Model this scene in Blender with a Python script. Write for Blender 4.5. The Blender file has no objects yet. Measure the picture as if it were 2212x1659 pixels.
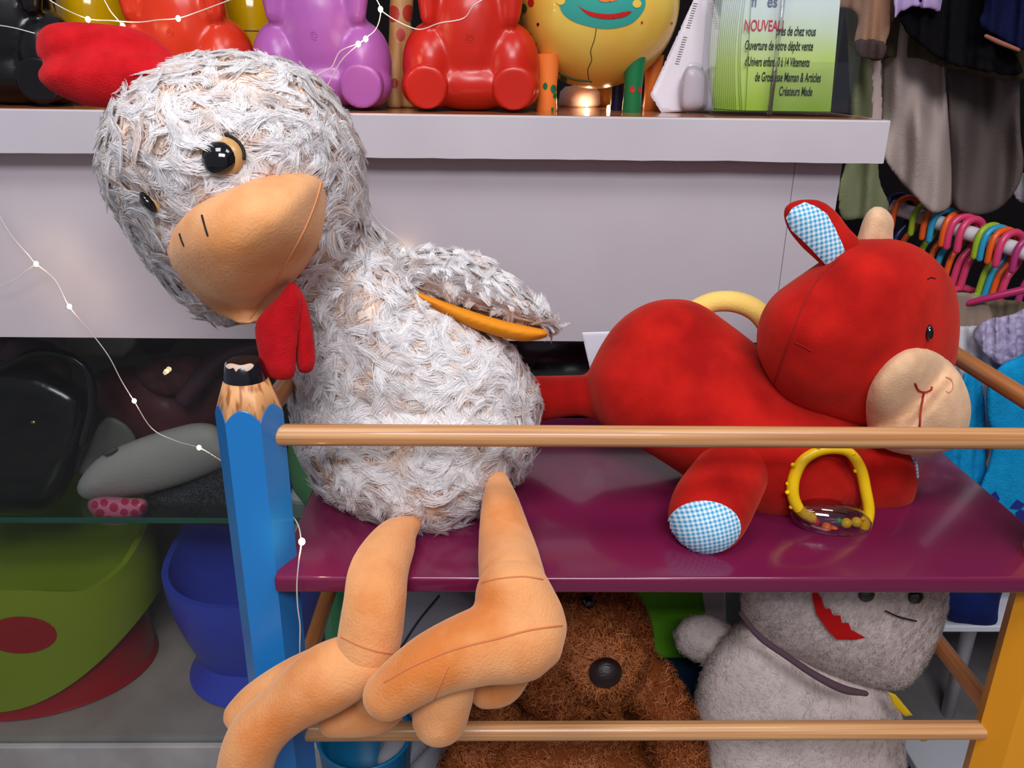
import bpy, bmesh, math, random
import numpy as np
from mathutils import Vector, Matrix
from mathutils.bvhtree import BVHTree
random.seed(7); RNG = np.random.default_rng(7)
sc = bpy.context.scene
COL = sc.collection
# ------------------------------------------------------------------ camera
F = 1780.0; CX, CY = 1106.0, 829.5
EYE = np.array([0.0, 0.0, 1.25])
pitch, roll, yaw = math.radians(20.9), math.radians(0.83), math.radians(-1.3)
def rz(v, a): c, s = math.cos(a), math.sin(a); return np.array([c*v[0]-s*v[1], s*v[0]+c*v[1], v[2]])
_r = rz(np.array([1., 0, 0]), yaw); FWD = rz(np.array([0, math.cos(pitch), -math.sin(pitch)]), yaw)
_u = np.cross(_r, FWD)
RT = math.cos(roll)*_r + math.sin(roll)*_u
UP = -math.sin(roll)*_r + math.cos(roll)*_u
cam = bpy.data.cameras.new('camera'); cam_o = bpy.data.objects.new('camera', cam); COL.objects.link(cam_o)
cam.sensor_width = 36; cam.lens = F*36/2212; cam.clip_start = .01
m = Matrix(((RT[0], UP[0], -FWD[0], EYE[0]), (RT[1], UP[1], -FWD[1], EYE[1]), (RT[2], UP[2], -FWD[2], EYE[2]), (0, 0, 0, 1)))
cam_o.matrix_world = m; sc.camera = cam_o
# ------------------------------------------------------------------ world, lights, exposure
w = bpy.data.worlds.new('world'); sc.world = w; w.use_nodes = True
w.node_tree.nodes['Background'].inputs[0].default_value = (.80, .83, 1, 1)
w.node_tree.nodes['Background'].inputs[1].default_value = 0.30
def area(name, loc, sx, sy, e, col, aim=None):
    l = bpy.data.lights.new(name, 'AREA'); l.shape = 'RECTANGLE'; l.size = sx; l.size_y = sy; l.energy = e; l.color = col
    o = bpy.data.objects.new(name, l); COL.objects.link(o); o.location = loc
    if aim is not None: o.rotation_euler = (Vector(aim)-Vector(loc)).to_track_quat('-Z', 'Y').to_euler()
area('ceiling_panel_light', (-.55, -.15, 2.7), .6, .6, 15, (1, .965, .95))
area('ceiling_panel_light', (.75, .1, 2.7), .6, .6, 12, (1, .965, .95))
area('ceiling_panel_light', (.1, -1.3, 2.7), 1.2, .6, 52, (.95, .95, 1), (.1, .6, .8))
sc.view_settings.view_transform = 'Standard'; sc.view_settings.look = 'None'
sc.cycles.max_bounces = 16; sc.cycles.diffuse_bounces = 8
sc.view_settings.exposure = -0.05; sc.view_settings.gamma = 1; sc.view_settings.use_curve_mapping = False
# ------------------------------------------------------------------ pixel helpers
def ray(px, py):
    px = np.asarray(px, float); py = np.asarray(py, float)
    return FWD + RT*((px-CX)/F)[..., None] - UP*((py-CY)/F)[..., None]
def P(px, py, Y):
    d = ray(px, py); t = (np.asarray(Y, float)-EYE[1])/d[..., 1]
    return EYE + d*t[..., None]
def PZ(px, py, z):
    d = ray(px, py); return EYE + d*((z-EYE[2])/d[2])
def pxm(p): return float(np.dot(np.asarray(p)-EYE, FWD))/F      # metres per pixel at a point
# ------------------------------------------------------------------ mesh helpers: a shape is (V array, list of faces)
LOC = {}
def join(parts):
    V = []; Fs = []; n = 0
    for v, f in parts:
        V.append(np.asarray(v, float)); Fs += [tuple(i+n for i in q) for q in f]; n += len(v)
    return np.vstack(V), Fs
def mk(name, shape, mat, parent=None, smooth=True, label=None, cat=None, group=None, kind=None, autos=False):
    V, Fs = shape; V = np.asarray(V, float)
    if parent is not None: base = LOC[parent.name]
    else:
        lo, hi = V.min(0), V.max(0); base = np.array([(lo[0]+hi[0])/2, (lo[1]+hi[1])/2, lo[2]])
    me = bpy.data.meshes.new(name); me.from_pydata((V-base).tolist(), [], [tuple(int(i) for i in q) for q in Fs]); me.update()
    if smooth: me.shade_smooth()
    if autos: me.set_sharp_from_angle(angle=math.radians(35))
    if mat: me.materials.append(mat)
    o = bpy.data.objects.new(name, me); COL.objects.link(o)
    if parent is not None: o.parent = parent; LOC[o.name] = base
    else: o.location = base; LOC[o.name] = base
    if label: o['label'] = label
    if cat: o['category'] = cat
    if group: o['group'] = group
    if kind: o['kind'] = kind
    return o
def thing(name, label, cat, loc, group=None, kind=None):
    o = bpy.data.objects.new(name, None); COL.objects.link(o); o.location = [float(a) for a in loc]; o.empty_display_size = .02
    if label: o['label'] = label
    if cat: o['category'] = cat
    if group: o['group'] = group
    if kind: o['kind'] = kind
    LOC[o.name] = np.array(loc, float); return o
def bm_shape(bm):
    bm.verts.ensure_lookup_table(); V = np.array([v.co[:] for v in bm.verts]); Fs = [tuple(v.index for v in f.verts) for f in bm.faces]; bm.free(); return V, Fs
def box(x0, x1, y0, y1, z0, z1, bev=0, seg=2):
    bm = bmesh.new(); bmesh.ops.create_cube(bm, size=1)
    for v in bm.verts: v.co = Vector(((x0+x1)/2+v.co.x*(x1-x0), (y0+y1)/2+v.co.y*(y1-y0), (z0+z1)/2+v.co.z*(z1-z0)))
    if bev: bmesh.ops.bevel(bm, geom=bm.edges[:], offset=bev, segments=seg, affect='EDGES', profile=.5)
    bm.verts.index_update(); return bm_shape(bm)
_ICO = {}
def ico(sub=3):
    if sub not in _ICO:
        bm = bmesh.new(); bmesh.ops.create_icosphere(bm, subdivisions=sub, radius=1); bm.verts.index_update(); _ICO[sub] = bm_shape(bm)
    return _ICO[sub]
def ell(c, r, R=None, sub=3):
    V, Fs = ico(sub); V = V*np.asarray(r)
    if R is not None: V = V @ np.asarray(R).T
    return V+np.asarray(c), Fs
def camR(ang=0):   # basis: x right, y up, z to the viewer, turned by ang
    a = math.radians(ang); return np.array([math.cos(a)*RT+math.sin(a)*UP, -math.sin(a)*RT+math.cos(a)*UP, -FWD]).T
def pe(px, py, Y, rx, ry, rd=None, ang=0, sub=3):
    c = P(px, py, Y); s = pxm(c); rd = rd if rd else (rx+ry)/2
    return ell(c, (rx*s, ry*s, rd*s), camR(ang), sub)
def crom(pts, n):
    p = np.asarray(pts, float); p = np.vstack([2*p[0]-p[1], p, 2*p[-1]-p[-2]]); out = []
    for i in range(1, len(p)-2):
        for k in range(n):
            t = k/n; out.append(.5*((2*p[i])+(-p[i-1]+p[i+1])*t+(2*p[i-1]-5*p[i]+4*p[i+1]-p[i+2])*t*t+(-p[i-1]+3*p[i]-3*p[i+1]+p[i+2])*t**3))
    out.append(p[-2]); return np.array(out)
def tube(pts, rad, n=5, seg=12, cap=True, flat=1.0, closed=False, flatdir=None):
    """swept tube through world points with radii; round ends"""
    pr = np.hstack([np.asarray(pts, float), np.asarray(rad, float).reshape(-1, 1)*np.ones((len(pts), 1))])
    c = crom(pr, n) if n > 1 else pr
    if cap:
        r0, r1 = c[0, 3], c[-1, 3]; a = c[0, :3]-c[1, :3]; a /= np.linalg.norm(a); b = c[-1, :3]-c[-2, :3]; b /= np.linalg.norm(b)
        pre = [np.append(c[0, :3]+a*r0*math.sin(t), r0*math.cos(t)) for t in (1.5, 1.2, .8, .4)]
        post = [np.append(c[-1, :3]+b*r1*math.sin(t), r1*math.cos(t)) for t in (.4, .8, 1.2, 1.5)]
        c = np.vstack([pre, c, post])
    X = c[:, :3]; T = np.gradient(X, axis=0); T /= np.linalg.norm(T, axis=1)[:, None]+1e-12
    ref = np.array(flatdir if flatdir is not None else -FWD); N = ref-T[0]*np.dot(ref, T[0])
    if np.linalg.norm(N) < 1e-3: N = np.cross(T[0], [0, .3, 1])
    N /= np.linalg.norm(N); V = []
    for i in range(len(X)):
        N = N-T[i]*np.dot(N, T[i]); N /= np.linalg.norm(N)+1e-12; B = np.cross(T[i], N)
        for k in range(seg):
            a = 2*math.pi*k/seg; V.append(X[i]+c[i, 3]*(math.cos(a)*N*flat+math.sin(a)*B))
    Fs = []
    for i in range(len(X)-1):
        for k in range(seg):
            k2 = (k+1) % seg; Fs.append((i*seg+k, i*seg+k2, (i+1)*seg+k2, (i+1)*seg+k))
    Fs.append(tuple(range(seg))[::-1]); Fs.append(tuple((len(X)-1)*seg+k for k in range(seg)))
    return np.array(V), Fs
def pt(rows, Y=None, **kw):
    """tube from rows (px, py, Y, radius in px)"""
    pts = []; rad = []
    for r in rows:
        p = P(r[0], r[1], r[2]); pts.append(p); rad.append(r[3]*pxm(p))
    return tube(pts, rad, **kw)
def polysdf(px, py, poly):
    poly = np.asarray(poly, float); d = np.full(px.shape, 1e9); ins = np.zeros(px.shape, bool)
    for i in range(len(poly)):
        a = poly[i]; b = poly[(i+1) % len(poly)]; e = b-a; wx, wy = px-a[0], py-a[1]
        t = np.clip((wx*e[0]+wy*e[1])/(e@e+1e-9), 0, 1); d = np.minimum(d, np.hypot(wx-e[0]*t, wy-e[1]*t))
        c = ((a[1] > py) != (b[1] > py)); xi = (b[0]-a[0])*(py-a[1])/(b[1]-a[1]+1e-12)+a[0]; ins ^= c & (px < xi)
    return np.where(ins, d, -d)
def smoothpoly(poly, n=4):
    p = np.asarray(poly, float); q = np.vstack([p[-1:], p, p[:2]]); out = []
    for i in range(1, len(q)-2):
        for k in range(n):
            t = k/n; out.append(.5*((2*q[i])+(-q[i-1]+q[i+1])*t+(2*q[i-1]-5*q[i]+4*q[i+1]-q[i+2])*t*t+(-q[i-1]+3*q[i]-3*q[i+1]+q[i+2])*t**3))
    return np.array(out)
def inflate(poly, Y, T, g=6, R=None, back=None, smooth=True):
    """pillow: outline (px) at depth Y (number or function), half thickness T (m); rounded over R px"""
    poly = smoothpoly(poly) if smooth else np.asarray(poly, float)
    x0, y0 = poly.min(0)-g; x1, y1 = poly.max(0)+g
    gx = np.arange(x0, x1+g, g); gy = np.arange(y0, y1+g, g); X, Yp = np.meshgrid(gx, gy)
    d = polysdf(X, Yp, poly); R = R or d.max()
    gyv, gxv = np.gradient(d, g); L2_ = gxv**2+gyv**2+1e-9; sn_ = (d < 0) & (d > -g*1.0); X = np.where(sn_, X-d*gxv/L2_, X); Yp = np.where(sn_, Yp-d*gyv/L2_, Yp)
    q = np.clip(d/R, 0, 1); h = np.sqrt(np.clip(1-(1-q)**2, 0, 1))
    YY = Y(X, Yp) if callable(Y) else np.full(X.shape, Y); C = P(X, Yp, YY); D = ray(X, Yp); D /= np.linalg.norm(D, axis=-1)[..., None]
    A = C-D*(T*h)[..., None]; B = C+D*((back if back is not None else T)*h)[..., None]
    ins = d > -g*1.0; idx = -np.ones(X.shape, int); V = []; Fs = []
    cells = ins[:-1, :-1] & ins[1:, :-1] & ins[:-1, 1:] & ins[1:, 1:]
    use = np.zeros(X.shape, bool); use[:-1, :-1] |= cells; use[1:, :-1] |= cells; use[:-1, 1:] |= cells; use[1:, 1:] |= cells
    n = use.sum(); idx[use] = np.arange(n); V = np.vstack([A[use]-D[use]*1e-4, B[use]+D[use]*1e-4]); edges = {}
    for i, j in zip(*np.nonzero(cells)):
        a, b, c, e = idx[i, j], idx[i+1, j], idx[i+1, j+1], idx[i, j+1]
        Fs.append((a, b, c, e)); Fs.append((e+n, c+n, b+n, a+n))
        for u, v in ((a, b), (b, c), (c, e), (e, a)):
            if (v, u) in edges: del edges[(v, u)]
            else: edges[(u, v)] = 1
    for (u, v) in edges: Fs.append((v, u, u+n, v+n))
    return V, Fs
def remesh(shape, vox=.004, it=8, fac=.5):
    V, Fs = shape; me = bpy.data.meshes.new('t'); me.from_pydata(np.asarray(V).tolist(), [], Fs); o = bpy.data.objects.new('t', me); COL.objects.link(o)
    r = o.modifiers.new('r', 'REMESH'); r.mode = 'VOXEL'; r.voxel_size = vox; r.adaptivity = 0
    if it: s = o.modifiers.new('s', 'SMOOTH'); s.factor = fac; s.iterations = it
    dg = bpy.context.evaluated_depsgraph_get(); e = o.evaluated_get(dg); m2 = e.to_mesh()
    n = len(m2.vertices); A = np.empty(n*3); m2.vertices.foreach_get('co', A); Fq = [tuple(p.vertices) for p in m2.polygons]
    e.to_mesh_clear(); bpy.data.objects.remove(o); bpy.data.meshes.remove(me)
    return A.reshape(-1, 3), Fq
def bvh(shape): return BVHTree.FromPolygons([tuple(v) for v in shape[0]], [tuple(f) for f in shape[1]])
def hit(tree, px, py):
    d = ray(px, py); d = d/np.linalg.norm(d); r = tree.ray_cast(Vector(EYE), Vector(d))
    if r[0] is None: return None, None
    n = np.array(r[1]);
    if n@d > 0: n = -n
    return np.array(r[0]), n
def decal(tree, poly, off=.0006, g=3, smooth=True, th=.0012):
    """thin applique laid on a surface"""
    poly = smoothpoly(poly) if smooth else np.asarray(poly, float)
    x0, y0 = poly.min(0); x1, y1 = poly.max(0); gx = np.arange(x0, x1+g, g); gy = np.arange(y0, y1+g, g); X, Y = np.meshgrid(gx, gy)
    d = polysdf(X, Y, poly)
    # pull grid points just outside the outline onto it
    gyv, gxv = np.gradient(d, g); L = np.hypot(gxv, gyv)+1e-9
    m_ = (d < 0) & (d > -g*1.2); X = np.where(m_, X-d*gxv/L**2, X); Y = np.where(m_, Y-d*gyv/L**2, Y); ins = d > -g*1.2
    idx = {}; V = []; Fs = []
    for i in range(X.shape[0]):
        for j in range(X.shape[1]):
            if ins[i, j]:
                p, n = hit(tree, X[i, j], Y[i, j])
                if p is not None: idx[i, j] = len(V); V.append(p+n*off)
    for i in range(X.shape[0]-1):
        for j in range(X.shape[1]-1):
            k = [(i, j), (i+1, j), (i+1, j+1), (i, j+1)]
            if all(q in idx for q in k):
                q = [V[idx[a]] for a in k]
                if max(np.linalg.norm(q[0]-q[2]), np.linalg.norm(q[1]-q[3])) < .02: Fs.append(tuple(idx[a] for a in k))
    return np.array(V), Fs
def stitch(tree, pts, r, off=.0003, n=6, seg=6):
    c = crom(np.array([(a, b, 0) for a, b in pts], float), n); W = []
    for q in c:
        p, nn = hit(tree, q[0], q[1])
        if p is not None: W.append(p+nn*off)
    return tube(W, [r]*len(W), n=1, seg=seg)
def lathe(c, prof, seg=32, ax=1.0, ay=1.0):
    V = []; Fs = []
    for r, z in prof:
        for k in range(seg):
            a = 2*math.pi*k/seg; V.append((c[0]+r*ax*math.cos(a), c[1]+r*ay*math.sin(a), c[2]+z))
    for i in range(len(prof)-1):
        for k in range(seg): k2 = (k+1) % seg; Fs.append((i*seg+k, i*seg+k2, (i+1)*seg+k2, (i+1)*seg+k))
    Fs.append(tuple(range(seg))[::-1]); Fs.append(tuple((len(prof)-1)*seg+k for k in range(seg)))
    return np.array(V), Fs
# ------------------------------------------------------------------ materials
def lin(c):
    c = np.array(c, float)/255; return tuple(np.where(c <= .04045, c/12.92, ((c+.055)/1.055)**2.4))+(1,)
def M(name, col, rough=.5, spec=.5, col2=None, vs=20, vstretch=(1, 1, 1), bump=0, bs=200, sheen=0, coat=0, metal=0, trans=0, emit=0, alpha=1, ior=1.45, contrast=(.35, .65), sss=0, detail=4, sheencol=None, bstretch=(1, 1, 1)):
    m = bpy.data.materials.new(name); m.use_nodes = True; nt = m.node_tree; b = nt.nodes['Principled BSDF']
    b.inputs['Base Color'].default_value = lin(col); b.inputs['Roughness'].default_value = rough; b.inputs['Specular IOR Level'].default_value = spec
    b.inputs['Sheen Weight'].default_value = sheen; b.inputs['Sheen Roughness'].default_value = .5
    b.inputs['Sheen Tint'].default_value = lin(sheencol or col)
    b.inputs['Coat Weight'].default_value = coat; b.inputs['Coat Roughness'].default_value = .08
    b.inputs['Metallic'].default_value = metal; b.inputs['Transmission Weight'].default_value = trans; b.inputs['IOR'].default_value = ior; b.inputs['Alpha'].default_value = alpha
    if sss: b.inputs['Subsurface Weight'].default_value = sss; b.inputs['Subsurface Radius'].default_value = (.01, .005, .003); b.inputs['Subsurface Scale'].default_value = 1
    if emit: b.inputs['Emission Color'].default_value = lin(col); b.inputs['Emission Strength'].default_value = emit
    tc = nt.nodes.new('ShaderNodeTexCoord')
    if col2 is not None:
        mp = nt.nodes.new('ShaderNodeMapping'); mp.inputs['Scale'].default_value = vstretch; nt.links.new(tc.outputs['Object'], mp.inputs[0])
        n = nt.nodes.new('ShaderNodeTexNoise'); n.inputs['Scale'].default_value = vs; n.inputs['Detail'].default_value = detail; nt.links.new(mp.outputs[0], n.inputs['Vector'])
        r = nt.nodes.new('ShaderNodeValToRGB'); r.color_ramp.elements[0].position = contrast[0]; r.color_ramp.elements[1].position = contrast[1]
        r.color_ramp.elements[0].color = lin(col); r.color_ramp.elements[1].color = lin(col2)
        nt.links.new(n.outputs[0], r.inputs[0]); nt.links.new(r.outputs[0], b.inputs['Base Color'])
    if bump:
        mp = nt.nodes.new('ShaderNodeMapping'); mp.inputs['Scale'].default_value = bstretch; nt.links.new(tc.outputs['Object'], mp.inputs[0])
        n = nt.nodes.new('ShaderNodeTexNoise'); n.inputs['Scale'].default_value = bs; n.inputs['Detail'].default_value = 3; nt.links.new(mp.outputs[0], n.inputs['Vector'])
        bp = nt.nodes.new('ShaderNodeBump'); bp.inputs['Strength'].default_value = bump; bp.inputs['Distance'].default_value = .002
        nt.links.new(n.outputs[0], bp.inputs['Height']); nt.links.new(bp.outputs[0], b.inputs['Normal'])
    return m
def gingham(name, c1, c2, freq=230):
    m = M(name, c1, .8, .2, bump=.2, bs=900); nt = m.node_tree; b = nt.nodes['Principled BSDF']; tc = nt.nodes.new('ShaderNodeTexCoord'); outs = []
    for ax in (RT*.97+UP*.25, UP*.97-RT*.25):
        d = nt.nodes.new('ShaderNodeVectorMath'); d.operation = 'DOT_PRODUCT'; d.inputs[1].default_value = ax*freq; nt.links.new(tc.outputs['Object'], d.inputs[0])
        f = nt.nodes.new('ShaderNodeMath'); f.operation = 'FRACT'; nt.links.new(d.outputs['Value'], f.inputs[0])
        g = nt.nodes.new('ShaderNodeMath'); g.operation = 'GREATER_THAN'; g.inputs[1].default_value = .5; nt.links.new(f.outputs[0], g.inputs[0]); outs.append(g)
    a = nt.nodes.new('ShaderNodeMath'); a.operation = 'ADD'; nt.links.new(outs[0].outputs[0], a.inputs[0]); nt.links.new(outs[1].outputs[0], a.inputs[1])
    h = nt.nodes.new('ShaderNodeMath'); h.operation = 'MULTIPLY'; h.inputs[1].default_value = .5; nt.links.new(a.outputs[0], h.inputs[0])
    mx = nt.nodes.new('ShaderNodeMix'); mx.data_type = 'RGBA'; nt.links.new(h.outputs[0], mx.inputs[0]); mx.inputs[6].default_value = lin(c2); mx.inputs[7].default_value = lin(c1)
    nt.links.new(mx.outputs[2], b.inputs['Base Color']); return m
def glass(name, tint=(235, 245, 240), spec=.5, rough=.0, refl=1.0):
    m = bpy.data.materials.new(name); m.use_nodes = True; nt = m.node_tree; nt.nodes.clear()
    out = nt.nodes.new('ShaderNodeOutputMaterial'); t = nt.nodes.new('ShaderNodeBsdfTransparent'); t.inputs[0].default_value = lin(tint)
    g = nt.nodes.new('ShaderNodeBsdfGlossy'); g.inputs['Roughness'].default_value = rough; lw = nt.nodes.new('ShaderNodeLayerWeight'); lw.inputs[0].default_value = .5; pw = nt.nodes.new('ShaderNodeMath'); pw.operation = 'POWER'; pw.inputs[1].default_value = 4.5; nt.links.new(lw.outputs['Facing'], pw.inputs[0]); fr = nt.nodes.new('ShaderNodeMath'); fr.operation = 'MULTIPLY_ADD'; fr.inputs[1].default_value = .9; fr.inputs[2].default_value = .035; nt.links.new(pw.outputs[0], fr.inputs[0])
    mu = nt.nodes.new('ShaderNodeMath'); mu.operation = 'MULTIPLY'; mu.inputs[1].default_value = refl; nt.links.new(fr.outputs[0], mu.inputs[0])
    mx = nt.nodes.new('ShaderNodeMixShader'); nt.links.new(mu.outputs[0], mx.inputs[0]); nt.links.new(t.outputs[0], mx.inputs[1]); nt.links.new(g.outputs[0], mx.inputs[2]); nt.links.new(mx.outputs[0], out.inputs[0]); return m
def furmat(name, rough=.6, spec=.25, transl=.25):
    m = bpy.data.materials.new(name); m.use_nodes = True; nt = m.node_tree; b = nt.nodes['Principled BSDF']; b.inputs['Roughness'].default_value = rough; b.inputs['Specular IOR Level'].default_value = spec
    a = nt.nodes.new('ShaderNodeAttribute'); a.attribute_name = 'tint'; nt.links.new(a.outputs['Color'], b.inputs['Base Color'])
    tr = nt.nodes.new('ShaderNodeBsdfTranslucent'); nt.links.new(a.outputs['Color'], tr.inputs[0]); mx = nt.nodes.new('ShaderNodeMixShader'); mx.inputs[0].default_value = transl
    nt.links.new(b.outputs[0], mx.inputs[1]); nt.links.new(tr.outputs[0], mx.inputs[2]); nt.links.new(mx.outputs[0], nt.nodes['Material Output'].inputs[0]); return m
def fur(name, shape, mat, parent, n, L, strands=14, spread=.006, width=.0006, roots=(160, 120, 90), tips=(240, 235, 232), lift=.55, lean=.8, curl=1.2, swirl=60, seed=1, clump=.8, jitter=.25, rootmix=.35, avoid=None, levels=4, tipvar=.08, drop=0.0, nblend=1.0, pn=.0003, dn=.45):
    rg = np.random.default_rng(seed); V, Fs = shape; V = np.asarray(V)
    T = np.array([(f[0], f[i], f[i+1]) for f in Fs for i in range(1, len(f)-1)]); A, B, C = V[T[:, 0]], V[T[:, 1]], V[T[:, 2]]
    N = np.cross(B-A, C-A); ar = np.linalg.norm(N, axis=1); N /= ar[:, None]+1e-12
    cen = V.mean(0)
    k = rg.choice(len(T), n, p=ar/ar.sum()); u, v = rg.random(n), rg.random(n); s = u+v > 1; u[s] = 1-u[s]; v[s] = 1-v[s]
    R = A[k]+(B-A)[k]*u[:, None]+(C-A)[k]*v[:, None]; Nn = N[k]
    # keep only tufts that could show from around the camera (facing away ones stay bare)
    vis = np.einsum('ij,ij->i', Nn, EYE-R) > -.35*np.linalg.norm(EYE-R, axis=1); R, Nn = R[vis], Nn[vis]
    if avoid is not None: kk = avoid(R); R, Nn = R[kk], Nn[kk]
    n = len(R)
    W = np.stack([np.sin(R[:, 1]*swirl+2*np.sin(R[:, 2]*swirl*.6+1)), np.cos(R[:, 0]*swirl*.9+2*np.sin(R[:, 2]*swirl*.7)), np.sin(R[:, 0]*swirl*.8+1.5*np.cos(R[:, 1]*swirl)+2)-drop], 1)+rg.normal(0, dn, (n, 3))
    W -= Nn*np.einsum('ij,ij->i', W, Nn)[:, None]; W /= np.linalg.norm(W, axis=1)[:, None]+1e-9; S = np.cross(Nn, W)
    cu = rg.uniform(-curl, curl, n); Lt = L*rg.uniform(.65, 1.25, n); mixt = rg.random(n)
    m_ = strands; rep = lambda a: np.repeat(a, m_, axis=0)
    R2, N2, W2, S2 = rep(R), rep(Nn), rep(W), rep(S); q = n*m_
    off = rg.normal(0, spread, (q, 2)); off *= np.minimum(1, 2*spread/(np.linalg.norm(off, axis=1)[:, None]+1e-9)); root = R2+W2*off[:, :1]+S2*off[:, 1:]-N2*.0008
    cu2 = rep(cu)+rg.normal(0, jitter, q); L2 = rep(Lt)*rg.uniform(.75, 1.1, q); Pts = []
    for i in range(levels):
        t = i/(levels-1); ang = cu2*t*1.3
        dirn = W2*np.cos(ang)[:, None]+S2*np.sin(ang)[:, None]
        c0 = R2+N2*(L2*lift*(t-.35*t*t))[:, None]+dirn*(L2*lean*t*(.45+.55*t))[:, None]
        fr = 1-clump*t; Pts.append(c0+(root-R2)*fr+rg.normal(0, pn*(1+2*t), (q, 3)))
    Pts = np.stack(Pts, 1); side = np.cross(Pts[:, -1]-Pts[:, 0], N2+rg.normal(0, .6, (q, 3))); side /= np.linalg.norm(side, axis=1)[:, None]+1e-9
    side *= np.where(np.einsum('ij,ij->i', np.cross(side, Pts[:, -1]-Pts[:, 0]), N2) < 0, -1, 1)[:, None]
    wd = np.array([1.0]+[1-.75*(i/(levels-1))**1.5 for i in range(1, levels)])*width*.5
    VV = np.stack([Pts-side[:, None]*wd[None, :, None], Pts+side[:, None]*wd[None, :, None]], 2).reshape(-1, 3)
    base = (np.arange(q)*levels*2)[:, None, None]; lv = (np.arange(levels-1)*2)[None, :, None]; quad = np.array([0, 1, 3, 2])[None, None]
    FF = (base+lv+quad).reshape(-1, 4)
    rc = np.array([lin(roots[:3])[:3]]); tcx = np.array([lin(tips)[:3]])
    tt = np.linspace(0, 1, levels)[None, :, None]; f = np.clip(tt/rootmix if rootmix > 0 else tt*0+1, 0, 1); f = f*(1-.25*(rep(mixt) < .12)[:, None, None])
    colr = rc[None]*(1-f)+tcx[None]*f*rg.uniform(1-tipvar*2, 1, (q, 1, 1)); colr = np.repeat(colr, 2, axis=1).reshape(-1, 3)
    bs = LOC[parent.name]; me = bpy.data.meshes.new(name); me.vertices.add(len(VV)); me.vertices.foreach_set('co', (VV-bs).astype(np.float32).ravel())
    me.loops.add(FF.size); me.loops.foreach_set('vertex_index', FF.ravel().astype(np.int32)); me.polygons.add(len(FF)); me.polygons.foreach_set('loop_start', np.arange(0, FF.size, 4, dtype=np.int32))
    me.polygons.foreach_set('use_smooth', np.ones(len(FF), bool))
    me.update()
    dv = np.stack([Pts[:, min(i+1, levels-1)]-Pts[:, max(i-1, 0)] for i in range(levels)], 1); dv /= np.linalg.norm(dv, axis=2)[:, :, None]+1e-9
    nn = N2[:, None, :]*nblend+rg.normal(0, .12, (q, 1, 3))-dv*np.einsum('ijk,ik->ij', dv, N2)[:, :, None]*.5+side[:, None, :]*rg.normal(0, .25, (q, 1, 1)); nn = np.repeat(nn/np.linalg.norm(nn, axis=2)[:, :, None], 2, axis=1).reshape(-1, 3)
    me.normals_split_custom_set_from_vertices(nn.astype(np.float32))
    at = me.color_attributes.new('tint', 'FLOAT_COLOR', 'POINT'); at.data.foreach_set('color', np.hstack([colr, np.ones((len(colr), 1))]).astype(np.float32).ravel())
    me.materials.append(mat); o = bpy.data.objects.new(name, me); COL.objects.link(o); o.parent = parent; LOC[o.name] = bs
    o['kind'] = 'stuff'; return o
# material palette
WHITEP = M('white_paint', (198, 191, 197), .45, .4, col2=(190, 183, 189), vs=6, bump=.05, bs=60)
PANELP = M('panel_paint', (190, 182, 188), .5, .35, col2=(182, 172, 179), vs=4, bump=.05, bs=60)
TOPLAM = M('counter_laminate', (178, 112, 74), .18, .5, col2=(150, 86, 52), vs=9, vstretch=(.3, 3, 1), coat=.4)
FLOORM = M('floor_tile', (120, 116, 116), .45, .4, col2=(135, 131, 130), vs=12)
DARKW = M('dark_wall', (24, 20, 22), .8, .2)
CABIN = M('cabinet_interior', (176, 160, 152), .6, .3, col2=(160, 144, 136), vs=10)
DGLASS = glass('cabinet_glass', (240, 243, 242))
GEDGE = glass('glass_shelf', (226, 236, 230))
GREENEDGE = M('glass_edge', (40, 110, 92), .1, .5, trans=.4)
PINE = M('pine', (212, 160, 108), .36, .5, col2=(164, 108, 62), vs=30, vstretch=(.07, 7, 7), coat=.25, contrast=(.38, .66))
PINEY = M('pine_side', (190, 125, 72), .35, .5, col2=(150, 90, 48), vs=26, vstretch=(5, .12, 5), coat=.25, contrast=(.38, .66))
PINEV = M('pine_tip', (218, 160, 106), .42, .4, col2=(160, 98, 56), vs=60, vstretch=(3.2, 3.2, .12), contrast=(.5, .68), detail=1)
BLUEP = M('blue_lacquer', (30, 118, 190), .28, .5, coat=.2, bump=.03, bs=80)
YELLP = M('yellow_lacquer', (232, 152, 22), .3, .5, coat=.2, bump=.03, bs=80)
GREENP = M('green_lacquer', (62, 140, 88), .35, .5, coat=.2)
REDP = M('red_lacquer', (170, 30, 30), .35, .5, coat=.2)
BLACKP = M('black_lacquer', (14, 14, 22), .2, .6, coat=.4)
CHIP = M('bare_chip', (205, 180, 160), .7)
PURPLE = M('purple_lacquer', (106, 24, 62), .2, .55, coat=.35, bump=.04, bs=25)
ORANGEV = M('orange_velvet', (228, 160, 104), .85, .15, col2=(206, 120, 58), vs=13, sheen=.5, bump=.45, bs=420, sheencol=(255, 215, 180), contrast=(.42, .66), detail=6)
ORANGEL = M('wing_lining', (222, 138, 30), .75, .2, sheen=.3, bump=.2, bs=400)
REDV = M('red_velvet', (190, 26, 18), .85, .12, col2=(154, 14, 12), vs=18, sheen=.35, bump=.3, bs=500, sheencol=(255, 120, 100))
REDF = M('red_felt', (202, 26, 34), .95, .08, col2=(184, 18, 26), vs=60, sheen=.3, bump=.6, bs=700, sheencol=(255, 120, 120))
BEIGEV = M('beige_velvet', (222, 184, 146), .85, .15, col2=(206, 166, 128), vs=50, sheen=.3, bump=.3, bs=500, sheencol=(255, 235, 215))
YELV = M('yellow_velvet', (240, 204, 110), .8, .15, sheen=.4, bump=.3, bs=400, sheencol=(255, 245, 200))
GING = gingham('blue_gingham', (64, 158, 202), (222, 238, 244))
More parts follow.
